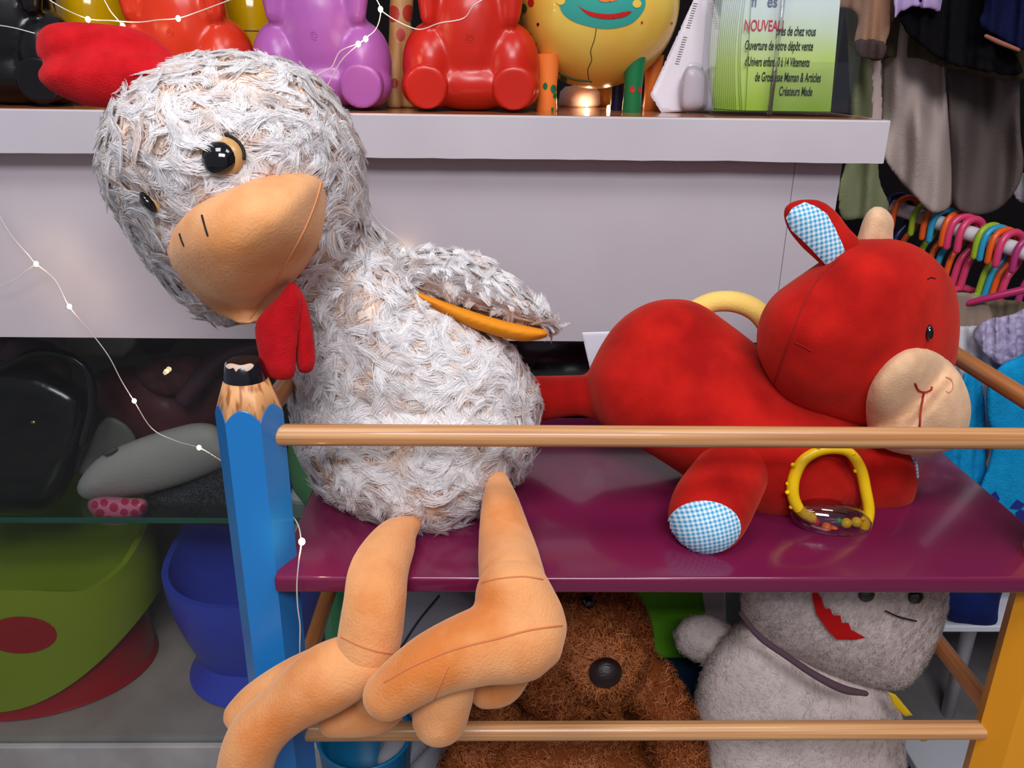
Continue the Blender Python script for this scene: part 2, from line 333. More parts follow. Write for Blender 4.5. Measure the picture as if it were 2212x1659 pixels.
WPLUSH = M('cream_backing', (236, 222, 210), .9, .1, col2=(200, 160, 124), vs=38, contrast=(.5, .72), bump=.5, bs=300)
THREAD = M('black_thread', (18, 14, 16), .7); RTHREAD = M('red_thread', (150, 30, 22), .7); DREDS = M('dark_red_seam', (140, 12, 12), .9)
ORSEAM = M('orange_seam', (206, 126, 78), .95)
EYEB = M('black_plastic', (6, 6, 10), .06, .6, coat=.5); IRIS = M('amber_plastic', (196, 152, 92), .25, .5)
CLEAR = glass('clear_plastic', (226, 220, 236), refl=3)
ACRY = glass('acrylic', (249, 250, 251), refl=1.0)
YELLOWPL = M('yellow_plastic', (240, 196, 14), .3, .5, sss=.1)
BULB = M('bulb_glow', (255, 222, 170), emit=28); WIRE = M('silver_wire', (236, 230, 224), .3, .6, metal=.4)

# ================================================================== setting
ZT = 1.25-.0548                        # counter top surface
mk('floor', box(-3, 3, -2.5, 2.8, -.05, 0), FLOORM, kind='structure', smooth=False)
mk('wall_back', box(-3, 3, 2.7, 2.8, 0, 2.9), DARKW, kind='structure', smooth=False)
mk('wall_right', box(2.2, 2.3, -2.5, 2.7, 0, 2.9), M('side_wall', (120, 112, 116), .8), kind='structure', smooth=False)
# ---- the counter
XR = P(1915, 300, 1.10)[0]; XP = P(1816, 380, 1.135)[0]; ZB = P(1000, 738, 1.13)[2]; ZPL = P(250, 1605, 1.15)[2]
ct = thing('shop_counter', 'long white shop counter with thick top, glass display cabinet below', 'counter', (0, 1.3, 0))
def slab_jag():   # white edge band with a slightly uneven lower lip
    V, Fs = box(-1.5, XR, 1.10, 1.112, ZT-.054, ZT-.001); 
    xs = np.linspace(-1.5, XR, 90); rg = np.random.default_rng(3); V = []; Fs = []
    low = ZT-.0535+np.convolve(rg.normal(0, .0012, 94), np.ones(5)/5, 'valid')
    for x, l in zip(xs, low): V += [(x, 1.10, ZT-.002), (x, 1.10, l), (x, 1.114, l), (x, 1.114, ZT-.0005), (x, 1.102, ZT-.0003)]
    for i in range(len(xs)-1):
        for k in range(5): k2 = (k+1) % 5; Fs.append((i*5+k, i*5+k2, (i+1)*5+k2, (i+1)*5+k))
    Fs.append((4, 3, 2, 1, 0)); n = (len(xs)-1)*5; Fs.append(tuple(n+k for k in range(5))); return np.array(V), Fs
mk('edge_band', slab_jag(), WHITEP, ct, smooth=False)
mk('worktop', box(-1.5, XR-.001, 1.114, 1.75, ZT-.05, ZT, .001), TOPLAM, ct, smooth=False)
mk('end_band', box(XR-.001, XR+.002, 1.10, 1.75, ZT-.054, ZT, .001), WHITEP, ct, smooth=False)
XS = P(1712, 400, 1.135)[0]
mk('front_panel', box(-1.5, XS-.0003, 1.135, 1.153, ZB, ZT-.05, .0004), PANELP, ct, smooth=False)
mk('corner_board', box(XS+.0003, XP, 1.1345, 1.153, ZB-.3, ZT-.05, .0012), PANELP, ct, smooth=False)
mk('end_panel', box(XP-.018, XP, 1.153, 1.7, 0, ZT-.05, .001), PANELP, ct, smooth=False)
mk('plinth', box(-1.5, XP-.018, 1.14, 1.7, .0, ZPL, .002), M('plinth_paint', (172, 168, 166), .5, .4, col2=(150, 144, 142), vs=10), ct, smooth=False)
mk('cabinet_floor', box(-1.5, XP-.018, 1.165, 1.7, ZPL, ZPL+.006), CABIN, ct, smooth=False)
mk('cabinet_back', box(-1.5, XP-.018, 1.68, 1.7, ZPL+.006, ZT-.05), M('cabinet_back_board', (84, 78, 80), .7), ct, smooth=False)
mk('glass_front', box(-1.5, XP-.02, 1.150, 1.155, ZPL, ZB+.02), DGLASS, ct, smooth=False)
ZG = P(240, 1128, 1.17)[2]
mk('glass_shelf', box(-1.5, XP-.02, 1.172, 1.66, ZG, ZG+.006), GEDGE, ct, smooth=False)
mk('shelf_edge', box(-1.5, XP-.02, 1.168, 1.1722, ZG-.001, ZG+.008, .0008), GREENEDGE, ct, smooth=False)

# ================================================================== pencil shelf unit
RY = .69; RAILR = .0101
A0 = P(545, 950, RY); PXL = A0[0]; ZR1 = P(1400, 943, RY)[2]; ZS = P(1000, 1248, .655)[2]; ZR2 = P(1450, 1578, RY)[2]
PXR = P(2182, 1540, RY)[0]; YB = 1.025; ZTOP = P(527, 778, RY)[2]
su = thing('toy_shelf', 'purple children\'s shelf with giant coloured pencils as corner posts and pine rails', 'shelf', ((PXL+PXR)/2, .85, 0))
def pencil(x, y, paint):
    a = .0262; n = 96; zt = ZTOP; lead_r, lead_top = .0188, .0155; zlead = zt-.0165; k = .0117/.035   # cone slope
    V = []; Fs = []; T = []; rot = math.radians(3.75)
    hexr = lambda t: a/math.cos(((t-rot) % (math.pi/3))-math.pi/6)
    zj = lambda r: zlead-(r-lead_r)/k*.95
    def ring(lst, f):
        for i in range(n): t = 2*math.pi*i/n; r, z = f(t); lst.append((x+r*math.cos(t), y+r*math.sin(t), z))
    def skin(cnt):
        out = []
        for j in range(cnt-1):
            for i in range(n): i2 = (i+1) % n; out.append((j*n+i, j*n+i2, (j+1)*n+i2, (j+1)*n+i))
        out.append(tuple(range(n))[::-1]); out.append(tuple((cnt-1)*n+i for i in range(n))); return out
    ring(V, lambda t: (hexr(t), 0.0)); ring(V, lambda t: (hexr(t), zj(hexr(t)+.0004))); ring(V, lambda t: (hexr(t)-.0006, zj(hexr(t)))); ring(V, lambda t: (hexr(t)-.004, zj(hexr(t))-.001))
    post = mk('pencil_post', (np.array(V), skin(4)), paint, su, smooth=False)
    ring(T, lambda t: (hexr(t)-.0012, zj(hexr(t))-.001)); ring(T, lambda t: (hexr(t)-.0004, zj(hexr(t))+.0003)); ring(T, lambda t: (lead_r, zlead))
    mk('wood_tip', (np.array(T), skin(3)), PINEV, post)
    mk('lead', lathe((x, y, zlead-.0005), [(lead_r+.0004, 0), (lead_r+.0002, .004), (lead_top+.0006, .015), (lead_top-.001, .0168), (lead_top-.004, .0172)], 48), BLACKP, post, autos=True)
    return post
pl = pencil(PXL, RY, BLUEP)
# chipped paint on the blue pencil's tip
ltree = bvh(lathe((PXL, RY, ZTOP-.017), [(.0192, 0), (.0190, .004), (.0161, .015), (.0145, .0168), (.0115, .0172), (.001, .0173)], 48))
mk('paint_chip', decal(ltree, [(488, 790), (500, 786), (520, 790), (540, 786), (548, 790), (540, 799), (531, 802), (527, 796), (516, 797), (510, 803), (505, 795), (495, 797)], .0005, 2), CHIP, pl, label='bare chip in the black tip')
pencil(PXR, RY, YELLP); pencil(PXL, YB, GREENP); pencil(PXR, YB, REDP)
def rod(a, b, r, seg=24):
    return tube([a, tuple((np.array(a)+np.array(b))/2), b], [r]*3, n=1, seg=seg, cap=False)
for z in (ZR1, ZR2):
    mk('rail', rod((PXL+.024, RY, z), (PXR-.024, RY, z), RAILR), PINE, su, autos=True)
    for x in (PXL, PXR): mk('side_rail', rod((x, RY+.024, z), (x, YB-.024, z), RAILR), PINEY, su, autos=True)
SXL = P(592, 1265, .655)[0]; SXR = PXR+.012; TS = .0175
def board(x0, x1, y0, y1, z0, z1): return box(x0, x1, y0, y1, z0, z1, .0035, 3)
mk('shelf_board', board(SXL, SXR, .655, YB+.012, ZS-TS, ZS), PURPLE, su, autos=True)
mk('shelf_board', board(SXL, SXR, .655, 1.0, .21, .228), PURPLE, su, autos=True)
# ================================================================== the white chicken
ch = thing('chicken_plush', 'big white curly plush chicken with orange beak and dangling orange legs', 'stuffed toy', P(930, 1150, .80))
hy = lambda X, Y: .80+(X-500)*.00012+0*Y
by = lambda X, Y: np.clip(.762+(1155-Y)*.00035, .74, .855)
head = inflate([(330, 160), (400, 135), (475, 125), (560, 130), (640, 155), (700, 200), (745, 260), (772, 330), (782, 420), (785, 500), (740, 600), (650, 660), (560, 680), (470, 690), (400, 645), (330, 570), (275, 490), (235, 410), (222, 320), (240, 250), (280, 195)], hy, .128)
neck = pt([(640, 500, .82, 135), (740, 600, .84, 120), (820, 690, .85, 130)], n=5, seg=20)
body = inflate([(700, 590), (800, 550), (870, 580), (940, 640), (1030, 700), (1100, 760), (1150, 840), (1160, 920), (1130, 1010), (1060, 1085), (990, 1135), (920, 1155), (840, 1135), (760, 1105), (700, 1060), (660, 990), (640, 900), (628, 820), (650, 740), (670, 660)], by, .118)
CH = remesh(join([head, neck, body]), .005, 10)
mk('body', CH, WPLUSH, ch)
ctree = bvh(CH)
def front(poly, tree, T, off=0.0, g=5, R=None, back=.03):
    """pillow sewn onto a body: sits with its rim on the body's surface"""
    def Yf(X, Yp):
        out = np.empty(X.shape)
        for i in np.ndindex(X.shape):
            p, n = hit(tree, X[i], Yp[i]); out[i] = p[1] if p is not None else np.nan
        mval = np.nanmedian(out); out = np.where(np.isnan(out), mval, out)
        # smooth
        for _ in range(8):
            q = np.pad(out, 1, mode='edge'); out = (q[:-2, 1:-1]+q[2:, 1:-1]+q[1:-1, :-2]+q[1:-1, 2:]+out)/5
        return out+off
    return inflate(poly, Yf, T, g, R, back)
BK = remesh(join([front([(358, 520), (395, 462), (450, 425), (510, 398), (570, 380), (640, 370), (688, 376), (706, 405), (706, 460), (694, 525), (660, 582), (622, 628), (588, 668), (556, 696), (525, 703), (485, 690), (432, 655), (390, 610), (362, 565)], ctree, .068, .005, R=150)]), .004, 14)
bk = mk('beak', BK, M('beak_velvet', (232, 170, 116), .85, .15, col2=(216, 138, 74), vs=16, sheen=.5, bump=.35, bs=420, sheencol=(255, 220, 190), contrast=(.4, .62)), ch); btree = bvh(BK)
mk('beak_seam', stitch(btree, [(694, 392), (680, 440), (655, 500), (622, 560), (590, 620), (560, 660), (540, 690)], .0008), M('beak_seam_cloth', (222, 150, 96), .9), bk)
for q in ([(437, 466), (443, 488), (449, 508)], [(389, 506), (392, 516), (397, 529)]): mk('nostril_stitch', stitch(btree, q, .0009), THREAD, bk)
def eye(px, py, rx, ry, ang, prx, pry, sink):
    p, n = hit(ctree, px, py); p = p+FWD*sink; s = pxm(p); e = mk('eye', ell(p+(-FWD)*.009, (rx*s, ry*s, .010), camR(ang)), IRIS, ch)
    mk('eye_rim', tube([p+(-FWD)*.011+camR(ang)@np.array([math.cos(t)*(rx+2)*s, math.sin(t)*(ry+2)*s, 0]) for t in np.linspace(.0, math.pi*1.0, 16)], [.0014]*16, n=1, seg=6), THREAD, e)
    mk('pupil', ell(p+(-FWD)*.0135+RT*(-3*s)-UP*(8*s), (prx*s, pry*s, .0085), camR(ang)), EYEB, e)
eye(482, 338, 46, 42, -8, 37, 37, .008); eye(325, 428, 19, 38, 38, 13, 27, .014)
comb = remesh(join([inflate([(76, 95), (84, 66), (110, 50), (155, 46), (210, 50), (270, 56), (330, 78), (380, 120), (400, 160), (300, 170), (180, 150), (110, 140), (82, 125)], .80, .028, g=5),
                    inflate([(80, 160), (95, 138), (140, 118), (200, 100), (280, 105), (360, 125), (380, 180), (310, 205), (255, 232), (190, 230), (130, 208), (92, 184)], .782, .028, g=5)]), .0035, 5)
mk('comb', comb, REDF, ch)
wat = [[(600, 640), (628, 608), (652, 650), (648, 700), (641, 760), (636, 813), (600, 821), (568, 803), (554, 745), (551, 700), (570, 670)], [(622, 615), (640, 612), (662, 650), (674, 700), (682, 765), (676, 800), (655, 808), (640, 790), (634, 720), (630, 660)]]
for i, q in enumerate(wat): mk('wattle', remesh(inflate(q, .705+.012*i, .014, g=4), .003, 3), REDF, ch)
# wing
wing = remesh(join([inflate([(850, 600), (880, 562), (930, 548), (1000, 556), (1070, 588), (1135, 640), (1185, 690), (1200, 708), (1170, 706), (1110, 690), (1040, 672), (960, 640), (900, 622)], .84, .030, g=5)]), .004, 6)
wg = mk('wing', wing, WPLUSH, ch)
lining = remesh(inflate([(888, 627), (930, 640), (1000, 665), (1080, 690), (1140, 704), (1182, 714), (1178, 730), (1130, 738), (1075, 727), (1010, 705), (950, 673), (905, 645)], .812, .018, g=4), .003, 4)
mk('wing_lining', lining, ORANGEL, wg)
def not_beak(R):   # no tufts in the middle of the eyes, beak and under the rail contact
    d = R-EYE; dep = d@FWD; px = CX+F*(d@RT)/dep; py = CY-F*(d@UP)/dep
    k = ~(((px-484)/42)**2+((py-318)/24)**2 < 1)
    k &= ~(polysdf(px, py, [(365, 530), (450, 440), (570, 398), (690, 392), (690, 500), (600, 640), (530, 690), (430, 640)]) > 6)
    return k
FURW = furmat('white_curly_fur', rough=.85, spec=.1, transl=.4)
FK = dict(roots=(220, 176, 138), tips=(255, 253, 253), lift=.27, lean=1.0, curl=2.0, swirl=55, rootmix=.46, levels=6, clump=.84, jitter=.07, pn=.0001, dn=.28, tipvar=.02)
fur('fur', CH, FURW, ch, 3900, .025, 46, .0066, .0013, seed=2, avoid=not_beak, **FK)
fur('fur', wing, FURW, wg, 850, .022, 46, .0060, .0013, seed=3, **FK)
# legs
lg1 = remesh(join([pt([(915, 1085, .775, 12), (893, 1128, .722, 20), (858, 1160, .70, 46), (820, 1230, .655, 64), (810, 1300, .622, 68), (800, 1370, .61, 70), (792, 1410, .605, 68)], seg=20)]), .0035, 7)
ft1 = remesh(join([pt([(790, 1425, .602, 66), (700, 1470, .598, 76), (610, 1535, .592, 60), (548, 1600, .588, 62), (520, 1700, .585, 58)], seg=20),
                   pt([(740, 1425, .625, 50), (640, 1462, .625, 44), (560, 1508, .622, 40), (518, 1545, .62, 36)], seg=16),
                   pt([(830, 1470, .62, 62), (815, 1530, .62, 55), (720, 1560, .62, 34)], seg=16)]), .0035, 7)
lg2 = remesh(join([pt([(1068, 985, .80, 14), (1074, 1030, .755, 22), (1080, 1080, .725, 40), (1088, 1140, .695, 54), (1098, 1200, .665, 66), (1108, 1262, .62, 74)], seg=20)]), .0035, 7)
ft2 = remesh(join([pt([(1110, 1290, .607, 86), (1132, 1372, .59, 93), (1040, 1395, .575, 84), (945, 1430, .565, 72), (880, 1470, .56, 63), (838, 1502, .558, 56)], seg=20),
                   pt([(990, 1440, .585, 46), (968, 1500, .58, 57), (950, 1550, .578, 62)], seg=16),
                   pt([(1110, 1430, .61, 50), (1085, 1480, .61, 44), (1050, 1494, .61, 38)], seg=16)]), .0035, 7)
l1 = mk('leg', lg1, ORANGEV, ch); f1 = mk('foot', ft1, ORANGEV, l1); l2 = mk('leg', lg2, ORANGEV, ch); f2 = mk('foot', ft2, ORANGEV, l2)
t1, t2 = bvh(join([lg1, ft1])), bvh(join([lg2, ft2]))
mk('ankle_seam', stitch(t1, [(738, 1376), (780, 1396), (820, 1408), (856, 1412)], .0007), ORSEAM, l1)
mk('ankle_seam', stitch(t2, [(1042, 1258), (1080, 1250), (1130, 1246), (1172, 1252)], .0007), ORSEAM, l2)
mk('foot_seam', stitch(t2, [(1226, 1350), (1150, 1360), (1080, 1378), (1010, 1395), (960, 1410), (890, 1440), (830, 1474)], .0008), ORSEAM, l2)
mk('foot_seam', stitch(t2, [(968, 1440), (950, 1480), (938, 1510)], .0007), ORSEAM, l2)

# ================================================================== the red calf
cf = thing('calf_plush', 'red velvet plush calf lying on the shelf with beige muzzle and gingham ears', 'stuffed toy', P(1600, 1110, .86))
cb = join([inflate([(1268, 830), (1285, 770), (1330, 700), (1390, 658), (1450, 645), (1510, 655), (1570, 695), (1640, 750), (1720, 830), (1830, 890), (1890, 920), (1895, 1010), (1880, 1090), (1800, 1122), (1700, 1128), (1620, 1112), (1540, 1070), (1450, 1010), (1370, 960), (1300, 920)], lambda X, Y: np.clip(.80+(1125-Y)*.00026, .79, .90)-(X-1600)*.00003, .088),
           pt([(1340, 870, .90, 60), (1270, 855, .89, 46), (1215, 856, .90, 46), (1130, 865, .93, 54)], seg=16)])
CB = remesh(cb, .004, 8); mk('body', CB, REDV, cf)
HD = remesh(join([inflate([(1640, 690), (1668, 640), (1720, 600), (1775, 562), (1810, 530), (1860, 516), (1930, 516), (1985, 533), (2030, 568), (2062, 615), (2074, 680), (2072, 740), (2058, 800), (1990, 880), (1930, 930), (1860, 928), (1790, 908), (1735, 892), (1690, 862), (1655, 810), (1634, 750)], .84, .10)]), .004, 8)
hd = mk('head', HD, REDV, cf); htree = bvh(HD)
MZ = remesh(join([front([(1868, 880), (1880, 830), (1912, 785), (1950, 757), (1985, 750), (2025, 760), (2062, 790), (2085, 828), (2098, 872), (2094, 920), (2070, 965), (1990, 985), (1910, 970), (1875, 930)], htree, .045, .0, R=110, back=.05)]), .0035, 8)
mz = mk('muzzle', MZ, BEIGEV, hd); mtree = bvh(MZ)
for q in ([(1976, 828), (1983, 842), (1996, 847), (2010, 843), (2013, 837)], [(1995, 848), (1991, 880), (1986, 925)]): mk('mouth_stitch', stitch(mtree, q, .0011), RTHREAD, mz)
mk('nostril_stitch', stitch(mtree, [(2044, 815), (2056, 822), (2058, 838), (2050, 848), (2044, 846)], .0006), M('tan_thread', (196, 130, 96), .8), mz)
p, n = hit(htree, 2005, 717); s = pxm(p); ey = mk('eye', ell(p+n*.001, (9*s, 17*s, .004), camR(4)), EYEB, hd)
mk('brow_stitch', stitch(htree, [(2003, 604), (2010, 600), (2020, 602)], .0006), THREAD, hd)
mk('head_seam', stitch(htree, [(1812, 560), (1770, 600), (1735, 660), (1712, 720), (1685, 790), (1668, 840)], .0007), DREDS, hd)
mk('head_seam', stitch(htree, [(1718, 740), (1735, 748), (1752, 758)], .0006), DREDS, hd)
ear = remesh(inflate([(1692, 462), (1702, 440), (1735, 430), (1775, 434), (1808, 458), (1832, 490), (1858, 520), (1850, 555), (1815, 585), (1796, 592), (1765, 565), (1728, 530), (1702, 496)], .815, .016, g=4), .003, 3)
er = mk('ear', ear, REDV, hd); etree = bvh(ear)
mk('ear_lining', decal(etree, [(1699, 470), (1712, 450), (1738, 438), (1762, 447), (1785, 462), (1802, 492), (1820, 530), (1828, 552), (1812, 572), (1800, 588), (1780, 566), (1742, 526), (1710, 496)], .001, 3, smooth=False), GING, er, label='blue gingham lining')
ear2 = remesh(inflate([(1980, 540), (2000, 500), (2030, 480), (2060, 500), (2050, 560), (2010, 570)], .93, .014, g=5), .0035, 3)
hrn = remesh(inflate([(1850, 540), (1856, 500), (1868, 466), (1888, 446), (1912, 450), (1930, 472), (1930, 500), (1920, 540)], .855, .026, g=4), .003, 4)
mk('horn', hrn, BEIGEV, hd)
mk('handle', pt([(1470, 705, .93, 22), (1500, 672, .93, 22), (1545, 652, .93, 22), (1600, 655, .93, 23), (1645, 682, .93, 24), (1672, 735, .93, 24), (1650, 790, .93, 23)], seg=16), YELV, cf)
LG = remesh(join([pt([(1610, 960, .82, 66), (1585, 1015, .78, 76), (1545, 1080, .74, 86), (1528, 1112, .725, 86)], seg=20)]), .0035, 6)
lgo = mk('leg', LG, REDV, cf); ltree2 = bvh(LG)
sole = [(1520+79*math.cos(t)*1.0, 1139+57*math.sin(t)) for t in np.linspace(0, 2*math.pi, 24, endpoint=False)]
mk('sole', decal(ltree2, sole, .0012, 4, smooth=False), GING, lgo, label='blue gingham sole')
LR = remesh(join([inflate([(1830, 985), (1900, 965), (1955, 968), (1978, 1000), (1983, 1050), (1965, 1095), (1920, 1110), (1860, 1112), (1825, 1060)], .805, .035)]), .0035, 6)
lro = mk('leg', LR, REDV, cf); mk('sole_edge', pt([(1962, 980, .80, 4), (1977, 1000, .80, 4), (1981, 1030, .80, 4)], seg=8), GING, lro)
LM = remesh(pt([(1800, 960, .82, 40), (1770, 1040, .80, 45), (1750, 1082, .79, 45)], seg=16), .0035, 5); mk('leg', LM, REDV, cf)
mk('strap', pt([(1800, 955, .80, 9), (1830, 965, .77, 9), (1842, 985, .762, 9)], seg=10), REDV, cf)
mk('tail_loop', pt([(1800, 950, .80, 8), (1790, 970, .765, 9)], seg=10), REDV, cf)
# rattle ring hanging from its neck
rt = thing('rattle_ring', 'knobbly yellow teething ring with clear rattle capsule of beads under the red calf', 'rattle', P(1795, 1160, .775))
rp = [(1752, 1118, .748, 12), (1728, 1102, .748, 12), (1713, 1070, .750, 13), (1716, 1030, .752, 13), (1738, 992, .755, 12), (1780, 972, .76, 11), (1830, 975, .76, 11), (1858, 1010, .757, 12), (1870, 1060, .755, 12), (1877, 1105, .752, 12), (1868, 1142, .748, 13)]
ring = mk('ring', pt(rp, seg=14), YELLOWPL, rt)
for k in range(0, 15):
    t = k/14*(len(rp)-1); c = crom(np.array(rp), 8)[int(t*8)]
    q = P(c[0]+random.choice((-12, 12, 0)), c[1]+random.uniform(-6, 6), c[2]-.003*(k % 2)); mk('knob', ell(q, [.0024]*3, sub=2), YELLOWPL, ring)
cap = mk('capsule', pe(1795, 1120, .748, 88, 43, 46, -10), CLEAR, rt)
for x, y, c, r in ((1760, 1128, (190, 40, 40), 11), (1785, 1140, (240, 120, 30), 12), (1800, 1148, (250, 130, 20), 13), (1828, 1130, (230, 190, 20), 12), (1850, 1128, (225, 190, 30), 12), (1845, 1152, (40, 90, 180), 8), (1812, 1125, (60, 150, 80), 7), (1770, 1146, (230, 90, 40), 8)):
    mk('bead', pe(x, y, .747, r, r, r, sub=2), M('bead', c, .3), cap)
# ================================================================== plush toys on the lower level
td = thing('teddy_bear', 'rust brown curly teddy bear with dark nose below the purple shelf', 'stuffed toy', (P(1230, 1400, .85)[0], .86, .23))
TB = M('teddy_backing', (120, 60, 28), .95, .1)
tb = join([pe(1240, 1385, .86, 165, 165, 150), pe(1290, 1425, .80, 98, 88, 90), pe(1230, 1700, .87, 230, 240, 200), pt([(1400, 1470, .84, 55), (1448, 1560, .81, 55), (1470, 1680, .79, 60), (1440, 1800, .78, 60)], seg=16),
           pt([(1080, 1540, .86, 50), (1020, 1640, .83, 60), (1000, 1760, .80, 60)], seg=16), pt([(1150, 1860, .82, 90), (1100, 1980, .76, 95)], seg=16), pt([(1330, 1860, .82, 90), (1380, 1980, .76, 95)], seg=16)])
TBm = remesh(tb, .006, 5); mk('body', TBm, TB, td); ttree = bvh(TBm)
fur('fur', TBm, furmat('brown_fur', .45, .4, .15), td, 7000, .013, 9, .006, .0011, roots=(110, 50, 20), tips=(206, 120, 64), lift=.8, lean=.7, curl=3, swirl=110, seed=5, jitter=1.2, clump=.35, levels=4, tipvar=.18)
def on_snout(Rr):
    d = Rr-EYE; dep = d@FWD; px = CX+F*(d@RT)/dep; py = CY-F*(d@UP)/dep; return ((px-1295)/95)**2+((py-1435)/85)**2 < 1
fur('muzzle_fur', TBm, furmat('muzzle_fur_fabric', .45, .4, .25), td, 9000, .012, 9, .006, .0012, roots=(130, 66, 30), tips=(226, 142, 84), lift=.9, lean=.6, curl=3, swirl=110, seed=6, jitter=1.2, clump=.35, levels=4, tipvar=.15, avoid=on_snout)
p, n = hit(ttree, 1306, 1447); s = pxm(p); mk('nose', remesh(ell(p+(-FWD)*.009, (37*s, 33*s, .012), camR(10)), .0025, 2), M('nose_satin', (34, 18, 20), .4, .5, bump=.3, bs=700, bstretch=(.15, 1, 1)), td)
p, n = hit(ttree, 1270, 1298); mk('eye', ell(p+(-FWD)*.006, [.008]*3), EYEB, td)
# white snow figure
sn = thing('snowman_plush', 'cream white plush snowman with red smile and grey neck cord below the shelf', 'stuffed toy', (P(1750, 1500, .86)[0], .87, .23))
CREAM = M('cream_fleece', (222, 208, 200), .92, .1, col2=(206, 190, 182), vs=30, bump=.7, bs=260, sheen=.3, sheencol=(255, 245, 240))
SH = remesh(inflate([(1610, 1260), (1680, 1205), (1800, 1175), (1930, 1185), (2030, 1230), (2048, 1300), (2028, 1380), (1998, 1440), (1955, 1485), (1900, 1486), (1830, 1468), (1760, 1440), (1690, 1402), (1625, 1358), (1602, 1310)], .83, .095), .0045, 6)
hs = mk('head', SH, CREAM, sn); stree = bvh(SH)
SB = remesh(join([inflate([(1490, 1560), (1515, 1450), (1565, 1375), (1625, 1340), (1760, 1400), (1880, 1460), (1940, 1520), (1955, 1600), (1960, 1720), (1945, 1850), (1900, 1960), (1700, 1990), (1560, 1950), (1500, 1820), (1485, 1680)], .87, .11, R=200), inflate([(1455, 1365), (1485, 1332), (1540, 1330), (1590, 1370), (1560, 1440), (1490, 1425), (1462, 1400)], .90, .03)]), .005, 6)
bs_ = mk('body', SB, CREAM, sn)
FSH = furmat('cream_fur', .7, .1, .2)
for shp, par, sd, cnt in ((SH, hs, 11, 4500), (SB, bs_, 12, 6500)):
    fur('pile', shp, FSH, par, cnt, .0055, 8, .004, .0007, roots=(214, 198, 190), tips=(232, 220, 214), lift=.45, lean=1.0, curl=.5, swirl=25, seed=sd, levels=3, tipvar=.04, drop=1.5)
RFELT = M('mouth_felt', (196, 20, 20), .8, .2, bump=.4, bs=500)
mk('mouth', decal(stree, [(1751, 1262), (1752, 1290), (1762, 1320), (1785, 1352), (1806, 1373), (1840, 1374), (1868, 1370), (1835, 1352), (1830, 1338), (1815, 1338), (1812, 1322), (1796, 1322), (1790, 1308), (1778, 1308), (1772, 1290)], .0052, 3, smooth=False), RFELT, hs)
for x, y in ((1868, 1282), (1972, 1286)):
    p, n = hit(stree, x, y); mk('eye', ell(p+n*.004, (.009, .006, .009)), EYEB, hs)
mk('cheek_stitch', stitch(stree, [(1908, 1314), (1935, 1326), (1972, 1336)], .0009, .005), THREAD, hs)
mk('neck_cord', pt([(1600, 1325, .775, 5), (1640, 1375, .772, 7), (1700, 1418, .768, 7), (1760, 1458, .765, 8), (1820, 1488, .765, 9), (1870, 1498, .77, 6)], seg=10), M('grey_cord', (92, 68, 78), .9, bump=.5, bs=400), sn)
mk('ribbon', inflate([(1918, 1494), (1935, 1500), (1972, 1545), (1955, 1548), (1930, 1525)], .80, .003, g=3, smooth=False), M('yellow_felt', (226, 186, 20), .8), sn)
mk('ribbon', inflate([(1975, 1578), (1990, 1575), (2004, 1600), (1990, 1602)], .80, .003, g=3, smooth=False), M('yellow_felt', (226, 186, 20), .8), sn)
GREYF = M('grey_fleece', (160, 160, 166), .95, .1, bump=.5, bs=250)
gp = thing('grey_plush', 'grey fleece plush toy slumped behind the chicken\'s legs under the shelf', 'stuffed toy', (P(850, 1350, .92)[0], .93, .23))
g1 = remesh(join([inflate([(745, 1290), (790, 1250), (900, 1240), (1000, 1270), (1050, 1330), (1000, 1400), (930, 1460), (830, 1470), (740, 1430), (730, 1360)], .93, .045), pt([(900, 1400, .95, 60), (890, 1600, .95, 90), (900, 1850, .93, 110), (900, 1990, .92, 110)], seg=16), pt([(900, 1570, .90, 50), (860, 1625, .87, 40), (845, 1640, .86, 32)], seg=12)]), .005, 4)
mk('body', g1, GREYF, gp); mk('seam', stitch(bvh(g1), [(948, 1288), (905, 1340), (872, 1390), (850, 1425)], .0016), M('grey_seam', (52, 52, 60), .9), gp)
# green folder and blue boxes behind
LIME = M('lime_plastic', (112, 190, 40), .4, .4)
x0 = P(1365, 1300, 1.0); x1 = P(1545, 1300, 1.0)
mk('lime_folder', join([inflate([(1340, 1180), (1560, 1180), (1575, 1420), (1340, 1424)], .985, .006, g=8, R=8, smooth=False)]), LIME, label='lime green plastic folder standing between teddy bear and snowman', cat='folder')
mk('white_card', inflate([(1508, 1230), (1568, 1230), (1566, 1390), (1530, 1362)], .975, .0012, g=6, R=4, smooth=False), M('card_white', (214, 210, 214), .6), label='white card leaning in front of the lime folder', cat='card')
NAVY = M('navy_cloth', (18, 34, 96), .85, .2, col2=(14, 24, 70), vs=14, bump=.4, bs=90)
mk('dark_blue_box', box(P(1280, 1430, 1.0)[0], P(1505, 1430, 1.0)[0], .965, 1.0, .231, P(1400, 1424, .98)[2]), M('petrol_card', (10, 38, 62), .5), label='dark petrol blue box below the lime folder', cat='box', smooth=False)
TEAL = M('turquoise_plastic', (20, 120, 170), .35, .5)
mk('blue_tub', lathe((P(790, 1700, .84)[0], .86, .230), [(.035, 0), (.05, .004), (.062, P(790, 1612, .83)[2]-.24), (.064, P(790, 1612, .83)[2]-.235), (.056, P(790, 1612, .83)[2]-.24), (.045, .01)], 32), TEAL, label='turquoise plastic tub low behind the blue pencil post', cat='tub')

